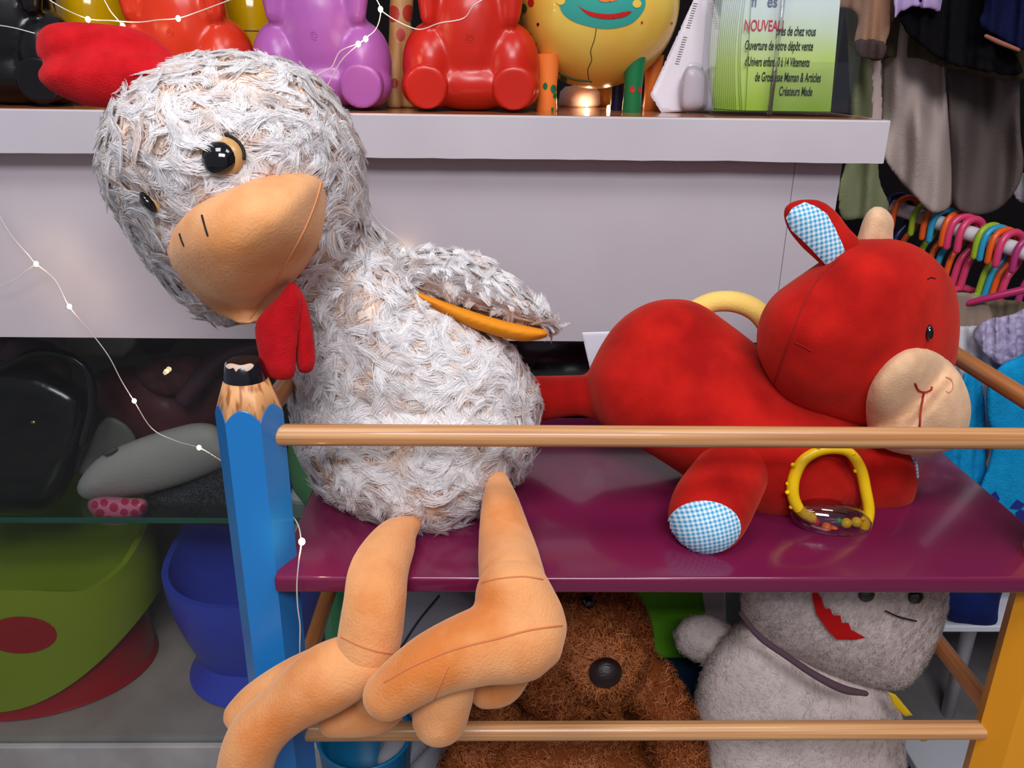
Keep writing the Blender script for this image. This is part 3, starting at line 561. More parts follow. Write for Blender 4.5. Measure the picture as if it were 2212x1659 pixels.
# ================================================================== things in the glass cabinet
def pot_shell(c, ax, ay, h, dip, seg=64, thick=.012, flare=.85, rimf=None, depth=.85):
    V = []; Fs = []; rows = []
    for j in range(9):
        t = j/8; rows.append(('o', t))
    for j in range(9): rows.append(('i', 1-j/8*depth))
    for kind, t in rows:
        for k in range(seg):
            a = 2*math.pi*k/seg; zr = rimf(a); rr = (flare+(1-flare)*math.sin(t*math.pi/2))
            if kind == 'i': rr -= thick/ax+.05*(1-t)
            V.append((c[0]+ax*rr*math.cos(a), c[1]+ay*rr*math.sin(a), c[2]+zr*t))
    for i in range(len(rows)-1):
        for k in range(seg): k2 = (k+1) % seg; Fs.append((i*seg+k, i*seg+k2, (i+1)*seg+k2, (i+1)*seg+k))
    Fs.append(tuple((len(rows)-1)*seg+k for k in range(seg))); return np.array(V), Fs
cz = ZPL+.006
gx = P(40, 1400, 1.3)[0]
gp2 = thing('toddler_potty', 'lime green toddler potty with red base in the glass cabinet', 'potty', (gx, 1.36, cz))
LG2 = M('lime_potty_plastic', (140, 156, 26), .28, .5); RP2 = M('red_potty_plastic', (168, 20, 30), .25, .5)
def base_shell(c, ax, ay, h0, h1):
    return lathe(c, [(1, 0), (1.03, .006), (1.0, .014), (.985, h0), (.9, h1), (.2, h1)], 64, ax, ay)
mk('base', base_shell((gx, 1.36, cz), .215, .165, .13, .15), RP2, gp2, autos=True)
def rimf(a):
    d = abs((a+math.pi/2+math.pi) % (2*math.pi)-math.pi); return .262-.035*math.exp(-((d-.85)/.35)**2)+.075*min(1, max(0, (d-1.2)/.9))
VS, FSs = pot_shell((gx, 1.36, cz+.025), .255, .175, .3, .05, rimf=rimf, flare=.97, depth=.42)
# the lime shell's lower hem sweeps up towards the sides
a_ = np.arctan2((VS[:, 1]-1.36)/.175, (VS[:, 0]-gx)/.255); lowk = np.clip(1-(VS[:, 2]-cz-.025)/.2, 0, 1); VS[:, 2] += lowk*.13*np.clip(np.cos(a_), 0, 1)**2
sh = mk('seat_shell', (VS, FSs), LG2, gp2, autos=True); pt_ = bvh((VS, FSs))
mk('oval_inset', decal(pt_, [(45+78*math.cos(t), 1371+40*math.sin(t)) for t in np.linspace(0, 2*math.pi, 28, endpoint=False)], .0012, 4, smooth=False), RP2, sh, label='red oval inset')
bx = P(530, 1330, 1.3)[0]
bp2 = thing('toddler_potty', 'blue violet toddler potty with flared foot beside the lime potty', 'potty', (bx, 1.35, cz))
BL2 = M('blue_potty_plastic', (62, 78, 205), .35, .5)
mk('bowl', pot_shell((bx, 1.35, cz+.05), .155, .14, .3, .05, rimf=lambda a: .185+.16*math.exp(-((a-math.pi/2)/1.0)**2), flare=.72), BL2, bp2, autos=True)
mk('foot', lathe((bx, 1.35, cz), [(.125, 0), (.132, .008), (.115, .03), (.10, .06), (.08, .065)], 48), BL2, bp2, autos=True)
zs = ZG+.006
bag = thing('black_handbag', 'slouchy shiny black handbag at the left of the glass shelf', 'handbag', (P(60, 950, 1.3)[0], 1.3, zs))
BLK = M('black_leather', (14, 13, 16), .22, .5, bump=.9, bs=26, coat=.2)
mk('bag_body', remesh(inflate([(-120, 860), (-40, 790), (60, 780), (170, 830), (200, 880), (190, 960), (150, 1050), (100, 1110), (0, 1115), (-120, 1120)], 1.29, .07, R=70), .006, 3), BLK, bag)
mk('strap', pt([(-10, 800, 1.24, 10), (90, 760, 1.24, 10), (180, 790, 1.24, 10), (200, 870, 1.235, 10), (180, 960, 1.22, 10)], seg=8), BLK, bag)
mk('buckle', pe(72, 912, 1.215, 6, 5, 4, sub=2), M('brass', (200, 160, 90), .25, metal=1), bag)
mk('hat', remesh(join([inflate([(0, 770), (30, 730), (110, 740), (150, 780), (150, 830), (60, 840), (-40, 830)], 1.36, .07), inflate([(-60, 800), (-40, 740), (30, 725), (90, 760), (80, 800)], 1.42, .06)]), .006, 4), M('mauve_felt', (112, 88, 92), .9, .1), label='mauve grey felt hat behind the black handbag', cat='hat')
sl = thing('seat_insert', 'silver grey padded baby seat insert with dark mesh under the fairy lights', 'baby seat', (P(330, 1100, 1.26)[0], 1.3, zs))
SIL = M('silver_cloth', (164, 158, 154), .55, .4, bump=.3, bs=200)
mk('silver_pad', remesh(inflate([(165, 1050), (210, 990), (290, 950), (380, 922), (440, 912), (480, 930), (510, 990), (460, 1020), (380, 1050), (280, 1075), (190, 1080)], 1.235, .04), .005, 5), SIL, sl)
MESH = M('dark_mesh', (58, 60, 66), .6, .3, col2=(30, 30, 36), vs=330, contrast=(.45, .55), detail=0, bump=.8, bs=330)
mk('mesh_panel', remesh(inflate([(300, 1080), (400, 1040), (500, 990), (600, 1000), (620, 1125), (330, 1128)], 1.26, .045, R=50), .006, 3), MESH, sl)
mk('label_tab', pe(238, 975, 1.215, 18, 7, 4, 25, sub=2), M('dark_tab', (70, 70, 72), .6), sl)
mk('leather_flap', remesh(inflate([(160, 1010), (215, 915), (245, 900), (290, 935), (300, 1000), (230, 1040)], 1.30, .008, R=12), .004, 2), M('grey_leather', (112, 108, 104), .5, .3), label='grey leather flap behind the silver seat insert', cat='bag')
sp = thing('spotted_shoe', 'small pink spotted rubber baby shoe at the front of the glass shelf', 'shoe', (P(255, 1110, 1.2)[0], 1.2, zs))
PK = M('pink_rubber', (206, 110, 140), .3, .5); PKD = M('deep_pink_spot', (176, 42, 76), .3, .5)
shoe = remesh(inflate([(188, 1095), (196, 1078), (230, 1072), (280, 1075), (315, 1078), (320, 1100), (300, 1125), (255, 1136), (212, 1128)], 1.205, .035), .004, 3)
so = mk('upper', shoe, PK, sp); shtree = bvh(shoe)
for (x, y, rx, ry) in ((205, 1090, 8, 8), (225, 1086, 9, 8), (246, 1096, 10, 10), (270, 1084, 9, 8), (292, 1086, 9, 8), (308, 1098, 7, 9), (216, 1108, 10, 9), (268, 1106, 9, 8), (290, 1108, 9, 8), (236, 1120, 9, 7), (258, 1124, 9, 6), (282, 1124, 8, 5)):
    mk('spot', decal(shtree, [(x+rx*math.cos(t), y+ry*math.sin(t)) for t in np.linspace(0, 2*math.pi, 10, endpoint=False)], .0006, 3, smooth=False), PKD, so)
mk('red_satin_bag', remesh(join([inflate([(195, 820), (260, 790), (330, 800), (370, 850), (400, 800), (470, 780), (540, 750), (560, 900), (450, 960), (330, 985), (240, 920)], 1.40, .05, R=60)]), .006, 3), M('dusky_satin', (112, 56, 64), .45, .4, col2=(90, 24, 34), vs=9, bump=.8, bs=22), label='dusky red satin bag behind the silver seat insert', cat='bag')
mk('rose_cap', remesh(inflate([(290, 800), (340, 770), (430, 765), (460, 800), (420, 850), (330, 850)], 1.36, .04), .006, 3), M('rose_knit', (140, 70, 70), .9, col2=(96, 60, 64), vs=40, bump=.6, bs=120), label='dusky rose knitted cap on the red satin bag', cat='cap')
mk('lidded_box', inflate([(140, 690), (310, 690), (300, 745), (270, 776), (150, 770)], 1.45, .05, R=10, g=6, smooth=False), M('eggshell_card', (170, 166, 158), .6), label='off-white box at the back of the cabinet near the top left', cat='box')
mk('blue_strap_bag', remesh(inflate([(300, 700), (370, 700), (378, 745), (350, 765), (305, 758)], 1.40, .03), .006, 2), M('ink_cloth', (22, 24, 48), .7), label='small ink blue bag behind the silver fairy wire', cat='bag')
mk('violet_scarf', pt([(560, 745, 1.34, 14), (500, 760, 1.34, 20), (450, 800, 1.33, 22), (400, 860, 1.32, 20)], seg=12), M('plum_satin', (92, 50, 66), .4, bump=.5, bs=60), label='plum scarf draped beside the pencil tip inside cabinet', cat='scarf')
mk('dark_helmet', remesh(inflate([(1150, 800), (1180, 755), (1240, 740), (1300, 760), (1330, 830), (1300, 900), (1180, 900)], 1.32, .09), .007, 4), M('charcoal_shell', (48, 46, 48), .35, .4), label='charcoal round helmet in cabinet between chicken and calf', cat='helmet')
mk('green_cushion', remesh(inflate([(622, 960), (650, 950), (690, 990), (700, 1060), (690, 1120), (650, 1090), (628, 1040)], 1.25, .05), .006, 4), M('green_cloth', (80, 150, 92), .8), label='small green cushion in cabinet right of blue pencil', cat='cushion')
mk('white_bundle', remesh(inflate([(620, 1060), (680, 1050), (700, 1130), (690, 1200), (640, 1200), (615, 1120)], 1.27, .05), .006, 4), M('bundle_cloth', (190, 190, 200), .8), label='white bundle under the green cushion right of pencil', cat='cloth')
mk('price_tag', inflate([(1256, 718), (1318, 716), (1315, 800), (1275, 800)], 1.05, .0008, g=5, R=3, smooth=False), M('grid_paper', (218, 216, 226), .7), label='squared paper price tag behind the red calf\'s rump', cat='tag')
# ================================================================== toys on the counter
def bear_bank(cx, mat, nm, lab, Y=1.215, s=1.0, sp=True):
    X = P(cx, 200, Y)[0]; c = np.array([X, Y, ZT]); t = thing(nm, lab, 'money box', c)
    E = lambda x, y, z, r: ell(c+np.array([x, y, z])*s, np.array(r)*s)
    shp = [E(0, .0, .10, (.062, .05, .105)), E(0, 0, .235, (.062, .055, .058)), E(-.045, 0, .285, (.02, .012, .02)), E(.045, 0, .285, (.02, .012, .02)), E(0, -.05, .225, (.026, .02, .02)),
           E(0, 0, .035, (.085, .05, .036))]
    for sx in (-1, 1):
        shp += [E(sx*.055, -.005, .058, (.039, .048, .056)), E(sx*.058, -.018, .032, (.037, .042, .032)), tube([c+np.array([sx*.048, -.02, .19])*s, c+np.array([sx*.054, -.028, .15])*s, c+np.array([sx*.054, -.032, .118])*s], [.014*s, .016*s, .012*s], seg=12)]
    V, Fs = remesh(join(shp), .004, 4); V[:, 2] = np.maximum(V[:, 2], c[2]+.0005); mk('body', (V, Fs), mat, t)
    for sx in (-1, 1):
        mk('foot', remesh(tube([c+np.array([sx*.058, -.035, .033])*s, c+np.array([sx*.058, -.060, .031])*s], [.030*s, .028*s], n=2, seg=20, cap=False), .003, 3), mat, t)
    if sp:
        tr = bvh((V, Fs)); q = []
        for k in range(28):
            a = k*.42; r = .0013+k*.00016; pp = tr.ray_cast(Vector(c+np.array([r*math.cos(a), -.3, .093+r*math.sin(a)])), Vector((0, 1, 0)))[0]; q.append(np.array(pp)+np.array([0, -.0002, 0]))
        mk('navel', tube(q, [.0006]*len(q), n=1, seg=6), mat, t)
    return t
REDPL = M('red_plastic', (192, 34, 18), .3, .5, sss=.08); ORPL = M('orange_red_plastic', (204, 50, 20), .3, .5, sss=.08); LILAC = M('lilac_plastic', (168, 92, 168), .32, .5, sss=.1); BLPL = M('black_plastic_bank', (16, 14, 16), .25, .5)
bear_bank(1018, REDPL, 'bear_bank', 'red plastic sitting bear money box beside the yellow painted animal')
bear_bank(703, LILAC, 'bear_bank', 'lilac plastic sitting bear money box on the counter')
bear_bank(412, ORPL, 'bear_bank', 'orange-red plastic sitting bear money box behind the chicken\'s comb')
bear_bank(40, BLPL, 'bear_bank', 'black plastic sitting bear money box at the left end', s=1.05)
# yellow glass jars
YG = M('yellow_glass', (236, 186, 10), .1, .5, trans=.35)
for cx, lb, y in ((560, 'yellow glass jar between orange-red and lilac bears', 1.33), (225, 'yellow-green glass jar behind the chicken\'s red comb', 1.33)):
    X = P(cx, 200, y)[0]; j = thing('glass_jar', lb, 'jar', (X, y, ZT))
    mk('jar_body', lathe((X, y, ZT), [(.035, 0), (.046, .006), (.048, .06), (.048, .13), (.04, .16), (.03, .175), (.03, .2)], 40), YG, j, autos=True)
    mk('cork', lathe((X, y, ZT+.195), [(.028, 0), (.030, .02), (.026, .026)], 24), PINE, j, autos=True)
    for zz in (.06, .1): mk('painted_band', lathe((X, y, ZT+zz), [(.0482, 0), (.0486, .001), (.0482, .002)], 40), M('brown_paint', (120, 70, 20), .5), j)
# carved wooden creature with red spots
wc = thing('wooden_giraffe', 'carved pale wood creature with red spots between lilac and red bears', 'figurine', (P(868, 200, 1.29)[0], 1.29, ZT))
WOODP = M('pale_wood', (206, 152, 98), .5, .4, col2=(176, 118, 70), vs=40, vstretch=(2, 2, .2))
wcm = remesh(join([pt([(852, 228, 1.27, 18), (852, 150, 1.28, 16), (862, 70, 1.29, 22), (868, 0, 1.3, 26), (872, -120, 1.3, 20), (860, -160, 1.28, 22)], seg=14), pt([(888, 230, 1.28, 16), (884, 150, 1.29, 16), (874, 70, 1.29, 20)], seg=14)]), .0035, 2)
wcm = (np.column_stack([wcm[0][:, 0], wcm[0][:, 1], np.maximum(wcm[0][:, 2], ZT+.0005)]), wcm[1]); wo = mk('body', wcm, WOODP, wc); wt = bvh(wcm)
for x, y, r in ((850, 30, 13), (882, 28, 13), (866, 75, 10), (880, 130, 8), (852, 180, 8)):
    p, n = hit(wt, x, y)
    if p is not None:
        d = decal(wt, [(x+r*math.cos(t), y+r*1.4*math.sin(t)) for t in np.linspace(0, 2*math.pi, 12, endpoint=False)], .0006, 3, smooth=False)
        if len(d[1]) > 3: mk('red_spot', d, M('spot_red', (180, 50, 36), .5), wo)
# yellow painted animal
ya = thing('painted_animal', 'round yellow painted papier-mache animal with teal smiling face and spotted legs', 'figurine', (P(1292, 200, 1.26)[0], 1.26, ZT))
yc = P(1292, 15, 1.28); ys = pxm(yc)
YP = M('yellow_paint', (236, 206, 92), .3, .5, col2=(236, 180, 66), vs=9, coat=.3); ball = ell(yc, (173*ys, 165*ys, 176*ys), camR(0), 5)
yb = mk('body', ball, YP, ya); yt = bvh(ball); TEALP = M('teal_paint', (54, 160, 146), .35, coat=.2); ORP = M('orange_paint', (236, 124, 52), .35, coat=.2); GRP = M('green_paint', (20, 110, 62), .35, coat=.2); NVP = M('navy_paint', (22, 22, 60), .35, coat=.2); RDP = M('red_paint', (196, 34, 28), .35); OLP = M('olive_paint', (70, 84, 30), .4)
mk('face_patch', decal(yt, [(1207, -30), (1208, 10), (1222, 35), (1255, 52), (1310, 62), (1360, 52), (1385, 30), (1394, 5), (1380, -30), (1290, -45)], .0007, 4), TEALP, yb, label='teal face patch')
mk('mouth', decal(yt, [(1247, 8), (1262, 20), (1290, 28), (1320, 30), (1345, 26), (1364, 24), (1350, 35), (1325, 40), (1295, 39), (1268, 30)], .0014, 2), RDP, yb, label='red painted smile')
mk('nose', decal(yt, [(1290, -8), (1310, -14), (1332, -6), (1328, 2), (1300, 4)], .0014, 3), ORP, yb)
for x, y in ((1212, 2), (1375, 8)): mk('cheek', decal(yt, [(x+10*math.cos(t), y+9*math.sin(t)) for t in np.linspace(0, 6.28, 10, endpoint=False)], .0013, 3, smooth=False), M('cheek_yellow', (238, 200, 80), .4), yb)
mk('crack', stitch(yt, [(1288, 62), (1284, 85), (1276, 110), (1278, 130), (1270, 150), (1272, 172)], .0005), THREAD, yb)
mk('painted_stripe', stitch(yt, [(1126, 20), (1131, 60), (1146, 98), (1170, 130), (1200, 152), (1238, 170), (1275, 176)], .0026, 0), OLP, yb)
for x, y, r, mm in ((1163, 52, 3, NVP), (1146, 75, 4, RDP), (1158, 95, 3, RDP), (1386, 48, 2.5, RDP), (1450, 50, 2.5, RDP), (1148, 5, 7, RDP), (1132, 18, 8, OLP), (1170, 130, 7, OLP), (1190, 145, 8, GRP), (1218, 170, 8, GRP)):
    d = decal(yt, [(x+r*math.cos(t), y+r*1.3*math.sin(t)) for t in np.linspace(0, 6.28, 8, endpoint=False)], .001, 2, smooth=False)
    if len(d[1]): mk('painted_dot', d, mm, yb)
def pleg(px, Y, r, mat, topy, spots, sm):
    b = P(px, 247, Y); s = pxm(b); X, yy = b[0], Y; zt = P(px, topy, Y)[2]
    shp = lathe((X, yy, ZT), [(r*s*.95, 0), (r*s*1.0, .003), (r*s*.9, (zt-ZT)*.55), (r*s*1.15, zt-ZT+.02)], 28); l = mk('leg', shp, mat, ya, autos=True); tr = bvh(shp)
    for x, y, q in spots:
        d = decal(tr, [(x+q*math.cos(t), y+q*1.6*math.sin(t)) for t in np.linspace(0, 6.28, 10, endpoint=False)], .0007, 2, smooth=False)
        if len(d[1]): mk('painted_dot', d, sm, l)
pleg(1180, 1.225, 23, ORP, 150, ((1178, 186, 5), (1195, 192, 6), (1162, 195, 4), (1193, 236, 3), (1198, 207, 4)), GRP)
pleg(1364, 1.225, 21, GRP, 150, ((1366, 193, 5), (1382, 195, 4), (1346, 206, 3)), RDP)
pleg(1332, 1.29, 15, NVP, 160, (), GRP); pleg(1405, 1.30, 18, ORP, 150, (), GRP)
for cx, lb, mm, g in ((1252, 'white tealight cup glowing under the yellow animal', M('tealight_white', (236, 214, 206), .5), 0), ):
    X = P(cx, 215, 1.40)[0]; mk('tealight', lathe((X, 1.40, ZT), [(.03, 0), (.034, .004), (.032, .022), (.024, .030), (.01, .032)], 32), mm, label=lb, cat='candle holder')
X = P(1306, 215, 1.42)[0]; mk('amber_glass', lathe((X, 1.42, ZT), [(.014, 0), (.018, .004), (.019, .03), (.017, .03), (.016, .006)], 24), M('amber', (220, 150, 70), .1, trans=.5), label='small amber glass behind the animal\'s green leg', cat='glass')
# sloping printed card stand
WCARD = M('card_stand', (206, 196, 204), .35, .5)
cs = thing('card_stand', 'sloping white printed card stand between animal and leaflet holder', 'display stand', (P(1460, 240, 1.24)[0], 1.24, ZT))
st = inflate([(1404, 205), (1470, 60), (1535, -80), (1600, -80), (1560, 100), (1545, 238), (1428, 243)], lambda X, Y: 1.235+(240-Y)*.00015, .0018, g=6, R=5, smooth=False); so2 = mk('card', st, WCARD, cs, autos=True); tr = bvh(st)
GREYT = M('grey_print', (90, 84, 90), .6)
for k in range(26):
    t = k/25
    if .42 < t < .55: continue
    x, y = 1502-40*t, 8+130*t; d = decal(tr, [(x-4, y-1.5), (x+5, y), (x+4.5, y+1.5), (x-4.5, y+.2)], .0005, 1, smooth=False)
    if len(d[1]): mk('print_mark', d, GREYT, so2)
mk('support', inflate([(1475, 243), (1480, 150), (1500, 135), (1520, 150), (1545, 243)], 1.215, .002, g=5, R=4), ACRY, cs)
mk('mouse_shape', remesh(inflate([(1472, 236), (1470, 180), (1480, 148), (1498, 140), (1518, 150), (1530, 170), (1530, 225), (1515, 237)], 1.225, .012, g=4), .003, 2), M('pearl_plastic', (196, 184, 192), .3), label='small pearly white dish leaning on the card stand', cat='dish')
# leaflet holder and leaflets
hx0, hx1 = P(1530, 200, 1.19)[0], P(1832, 200, 1.19)[0]
lh = thing('leaflet_holder', 'clear acrylic leaflet holder full of green leaflets at the counter\'s right', 'leaflet holder', ((hx0+hx1)/2, 1.2, ZT))
zc = ZT; zh = .19; a = .0018
mk('base_plate', box(hx0, hx1, 1.165, 1.245, zc, zc+.006, .0008), ACRY, lh, smooth=False)
mk('front_pane', box(hx0, hx1, 1.165, 1.165+a, zc+.006, zc+zh), ACRY, lh, smooth=False)
mk('back_pane', box(hx0, hx1, 1.245-a, 1.245, zc+.006, zc+zh+.05), ACRY, lh, smooth=False)
for x in (hx0, hx1-a): mk('side_pane', box(x, x+a, 1.167, 1.243, zc+.006, zc+zh), ACRY, lh, smooth=False)
xc = P(1668, 200, 1.163)[0]; mk('rib', tube([(xc, 1.1635, zc+.002), (xc, 1.1635, zc+.1), (xc, 1.1635, zc+zh)], [.0032]*3, n=1, seg=12, cap=False), glass('rib_acrylic', (240, 240, 245), refl=2.5), lh)
xl = P(1690, 145, 1.16)[0]; mk('clip', box(xl-.012, hx1-.008, 1.1632, 1.1648, zc+.006, P(1700, 133, 1.163)[2]), ACRY, lh, smooth=False)
def leafmat():
    m = M('leaflet_print', (160, 200, 90), .4, .4); nt = m.node_tree; b = nt.nodes['Principled BSDF']; tc = nt.nodes.new('ShaderNodeTexCoord'); sp = nt.nodes.new('ShaderNodeSeparateXYZ'); nt.links.new(tc.outputs['Generated'], sp.inputs[0])
    n = nt.nodes.new('ShaderNodeTexNoise'); n.inputs['Scale'].default_value = 3; nt.links.new(tc.outputs['Generated'], n.inputs['Vector']); ad = nt.nodes.new('ShaderNodeMath'); ad.operation = 'MULTIPLY_ADD'; ad.inputs[1].default_value = .25; nt.links.new(n.outputs[0], ad.inputs[0]); nt.links.new(sp.outputs[2], ad.inputs[2])
    r = nt.nodes.new('ShaderNodeValToRGB'); e = r.color_ramp.elements; e[0].position = .12; e[0].color = lin((160, 196, 44)); e[1].position = .9; e[1].color = lin((232, 244, 236)); q = e.new(.5); q.color = lin((204, 228, 120)); nt.links.new(ad.outputs[0], r.inputs[0]); nt.links.new(r.outputs[0], b.inputs['Base Color']); return m
LEAF = leafmat(); lx0, lx1 = P(1600, 200, 1.18)[0], P(1785, 200, 1.18)[0]
def leaflet(k, off):
    n = 10; V = []; w = lx1-lx0; h = .165; y0 = 1.181+k*.0034
    for i in range(n+1):
        t = i/n; bow = .010*math.sin(t*math.pi*.9)*(0 if k == 0 else 1); xs = off-(.006 if k else 0)*math.sin(t*math.pi)+.010*(1-t)*(1 if k < 3 else .7)
        for q in (0, 1): V += [(lx0+w*q+xs, y0+.001+bow*.15, zc+.0065+h*t), (lx0+w*q+xs, y0+bow*.15, zc+.0065+h*t)]
    Fs = []
    for i in range(n):
        a0 = i*4; Fs += [(a0+1, a0+3, a0+7, a0+5), (a0, a0+4, a0+6, a0+2), (a0, a0+1, a0+5, a0+4), (a0+3, a0+2, a0+6, a0+7)]
    Fs += [(0, 2, 3, 1), (n*4, n*4+1, n*4+3, n*4+2)]; return np.array(V), Fs
fl = thing('leaflet', 'front green leaflet with French print in the acrylic holder', 'leaflet', (lx0, 1.18, zc+.0065)); fs_ = mk('sheet', leaflet(0, 0), LEAF, fl, smooth=False)
for k in range(1, 17): mk('leaflet', leaflet(k, -.0018*k-.002), LEAF, smooth=False, label='green leaflet in the stack behind the front leaflet', cat='leaflet', group='stacked leaflets in the acrylic holder')
def text(body, px, py, size, mat, parent, Y=1.1802, xs=1.0, name='print_line'):
    c = bpy.data.curves.new('t', 'FONT'); c.body = body; c.size = size; c.extrude = .0001; c.offset = size*.012; o = bpy.data.objects.new('t', c); COL.objects.link(o)
    me = o.evaluated_get(bpy.context.evaluated_depsgraph_get()).to_mesh(); V = np.array([v.co[:] for v in me.vertices]); Fs = [tuple(p.vertices) for p in me.polygons]; o.evaluated_get(bpy.context.evaluated_depsgraph_get()).to_mesh_clear()
    bpy.data.objects.remove(o); p = P(px, py, Y); W = np.column_stack([p[0]+V[:, 0]*xs, np.full(len(V), Y-.0002)-V[:, 2], p[2]+V[:, 1]]); mk(name, (W, Fs), mat, parent, smooth=False)
PINKT = M('pink_print', (214, 60, 84), .5); BLKT = M('black_print', (28, 34, 24), .5)
text('NOUVEAU', 1606, 66, .019, PINKT, fs_, xs=.58); text('près de chez vous', 1676, 76, .0165, BLKT, fs_, xs=.44)
for b, x, y in (('Ouverture de votre dépôt vente', 1608, 107), ("d'Univers enfants 0 à 14 Vêtements", 1608, 142), ('de Grossesse Maman & Articles', 1630, 175), ('Créateurs Made', 1682, 206)): text(b, x, y, .0165, BLKT, fs_, xs=.42 if len(b) < 31 else .37)
text('fi   és', 1622, 14, .02, M('grey_blue_print', (120, 130, 150), .5), fs_, xs=.8)

# ================================================================== clothes rail on the right
bA, bB = P(1900, 437, 1.62), P(2330, 585, 1.32)
rk = thing('clothes_rail', 'white clothes rail running behind the calf at the right', 'clothes rail', (bA+bB)/2*np.array([1, 1, 0]))
WPL = M('white_tube', (212, 208, 212), .3)
dirb = (bB-bA)/np.linalg.norm(bB-bA); mk('bar', tube([bA-dirb*.12, (bA+bB)/2, bB+dirb*.2], [.0135]*3, n=1, seg=20, cap=False), WPL, rk, autos=True)
for q in (bB+dirb*.18,): mk('upright', tube([(q[0], q[1], 0), (q[0], q[1], q[2]/2), tuple(q)], [.014]*3, n=1, seg=16, cap=False), WPL, rk, autos=True)
def hanger(px, col, cname, lab, tilt=25, drop=.085, k=1.0):
    # find point on bar under that pixel column
    best = min(np.linspace(0, 1, 400), key=lambda t: abs(((bA+(bB-bA)*t-EYE)@RT)/((bA+(bB-bA)*t-EYE)@FWD)*F+CX-px)); c = bA+(bB-bA)*best
    a = math.radians(tilt); side = np.array([-dirb[1], dirb[0], 0]); side /= np.linalg.norm(side); u = side*math.cos(a)+np.array([dirb[0], dirb[1], 0])*math.sin(a); u = u/np.linalg.norm(u); z = np.array([0, 0, 1])
    mt = M(cname, col, .3, .5); t = thing('child_hanger', lab, 'clothes hanger', c); R = .026
    hook = [c-u*R*1.0+z*(-.028), c-u*R+z*0, c-u*R*.7+z*R*.75, c+z*R*1.02, c+u*R*.7+z*R*.75, c+u*R, c+u*R*.9-z*.03, c+u*R*.25-z*.055, c-z*drop]
    mk('hook', tube(hook, [.0058*k]*9, n=4, seg=10), mt, t)
    b = c-z*drop; ar = [b-u*.15-z*.055, b-u*.12-z*.05, b, b+u*.12-z*.05, b+u*.15-z*.055]
    mk('shoulder_bar', tube(ar, [.006]*5, n=4, seg=8), mt, t); mk('lower_bar', tube([b-u*.14-z*.056, b-z*.062, b+u*.14-z*.056], [.005]*3, n=3, seg=8), mt, t)
HC = dict(g=((150, 178, 40), 'green'), o=((228, 92, 30), 'orange'), c=((44, 150, 190), 'cyan'), p=((214, 62, 104), 'pink'), n=((40, 40, 90), 'navy'), m=((170, 50, 110), 'magenta'))
for px, cc, lb, tl in ((1940, 'n', 'dark navy child hanger furthest left on the rail', 30), (1958, 'o', 'orange child hanger second from the left on the rail', 25), (2000, 'g', 'green child hanger right of the gap beside the calf\'s horn', 25), (2022, 'o', 'orange child hanger just right of the first green hanger', 20), (2040, 'c', 'cyan child hanger between two orange hangers', 25), (2062, 'o', 'orange child hanger left of two pink hangers', 15), (2080, 'p', 'pink child hanger right of the third orange hanger', 30),
                     (2098, 'p', 'pink child hanger at the middle of the rail', 18), (2138, 'g', 'green child hanger in the right-hand cluster', 22), (2152, 'c', 'cyan child hanger in the right-hand cluster', 26), (2166, 'o', 'orange child hanger in the right-hand cluster', 20), (2184, 'p', 'large pink child hanger in the right-hand cluster', 18), (2222, 'm', 'magenta child hanger at the right edge', 24)):
    hanger(px, HC[cc][0], 'hanger_'+HC[cc][1], lb, tl, drop=.10, k=1.15 if cc == 'p' else 1)
# garments hanging from an upper rail
up = thing('clothes_rail', 'upper clothes rail with dark garments at top right, above the frame', 'clothes rail', (P(2000, -260, 1.5)[0], 1.5, 0))
ua, ub = P(1760, -230, 1.55), P(2500, -230, 1.35); mk('bar', tube([ua, (ua+ub)/2, ub], [.013]*3, n=1, seg=16, cap=False), WPL, up, autos=True)
mk('upright', tube([(ub[0], ub[1], 0), (ub[0], ub[1], ub[2]/2), tuple(ub)], [.014]*3, n=1, seg=12, cap=False), WPL, up)
def cloth(name, poly, Y, T, mat, lab, cat='garment', folds=.008, ff=.09, ang=0, R=14, g=6, smooth=True, vert=True, ripple=.006):
    def Yf(X, Yp): return Y+folds*(np.sin(X*ff+1.5*np.sin(Yp*.012)+ang)+.5*np.sin(X*ff*2.3+Yp*.01+ang*2))+ripple*np.sin(Yp*.021+X*.015+ang)
    s = inflate(poly, Yf, T*.45, g, R*.6, smooth=smooth); return mk(name, remesh(s, .0035, 3), mat, label=lab, cat=cat)
FAB = dict(bump=.4, bs=300)
cloth('green_trousers', [(1818, -228), (1905, -228), (1908, 100), (1905, 250), (1900, 380), (1922, 440), (1908, 470), (1850, 475), (1815, 470), (1812, 400), (1835, 300), (1830, 100)], 1.48, .014, M('sage_cotton', (126, 130, 96), .85, .15, **FAB), 'sage green trousers hanging at the counter\'s right end', ff=.07)
cloth('striped_scarf', [(1882, -228), (1903, -228), (1905, 90), (1908, 260), (1900, 330), (1882, 320)], 1.42, .006, M('blush_cotton', (172, 150, 144), .85), 'narrow blush strap hanging beside the sage trousers', folds=.002, g=5)
cloth('beige_sleeve', [(1760, -228), (1925, -228), (1925, 40), (1915, 90), (1910, 118), (1875, 110), (1843, 98), (1850, 30), (1790, 20), (1762, 8)], 1.40, .016, M('tan_cord', (164, 122, 96), .9, **FAB), 'tan corduroy sleeve at the top beside the leaflet holder', 'garment')
cloth('sleeve_cuff', [(1848, 84), (1912, 90), (1908, 128), (1880, 132), (1850, 118)], 1.385, .012, M('brown_wool', (70, 52, 48), .9), 'dark brown cuff under the tan sleeve', 'garment', g=4)
cloth('olive_jacket', [(1925, -228), (2250, -228), (2250, 150), (2060, 150), (1985, 128), (1910, 122), (1915, 60), (1930, 20)], 1.46, .014, M('olive_twill', (72, 62, 40), .9, **FAB), 'olive brown jacket hem above the beige trousers')
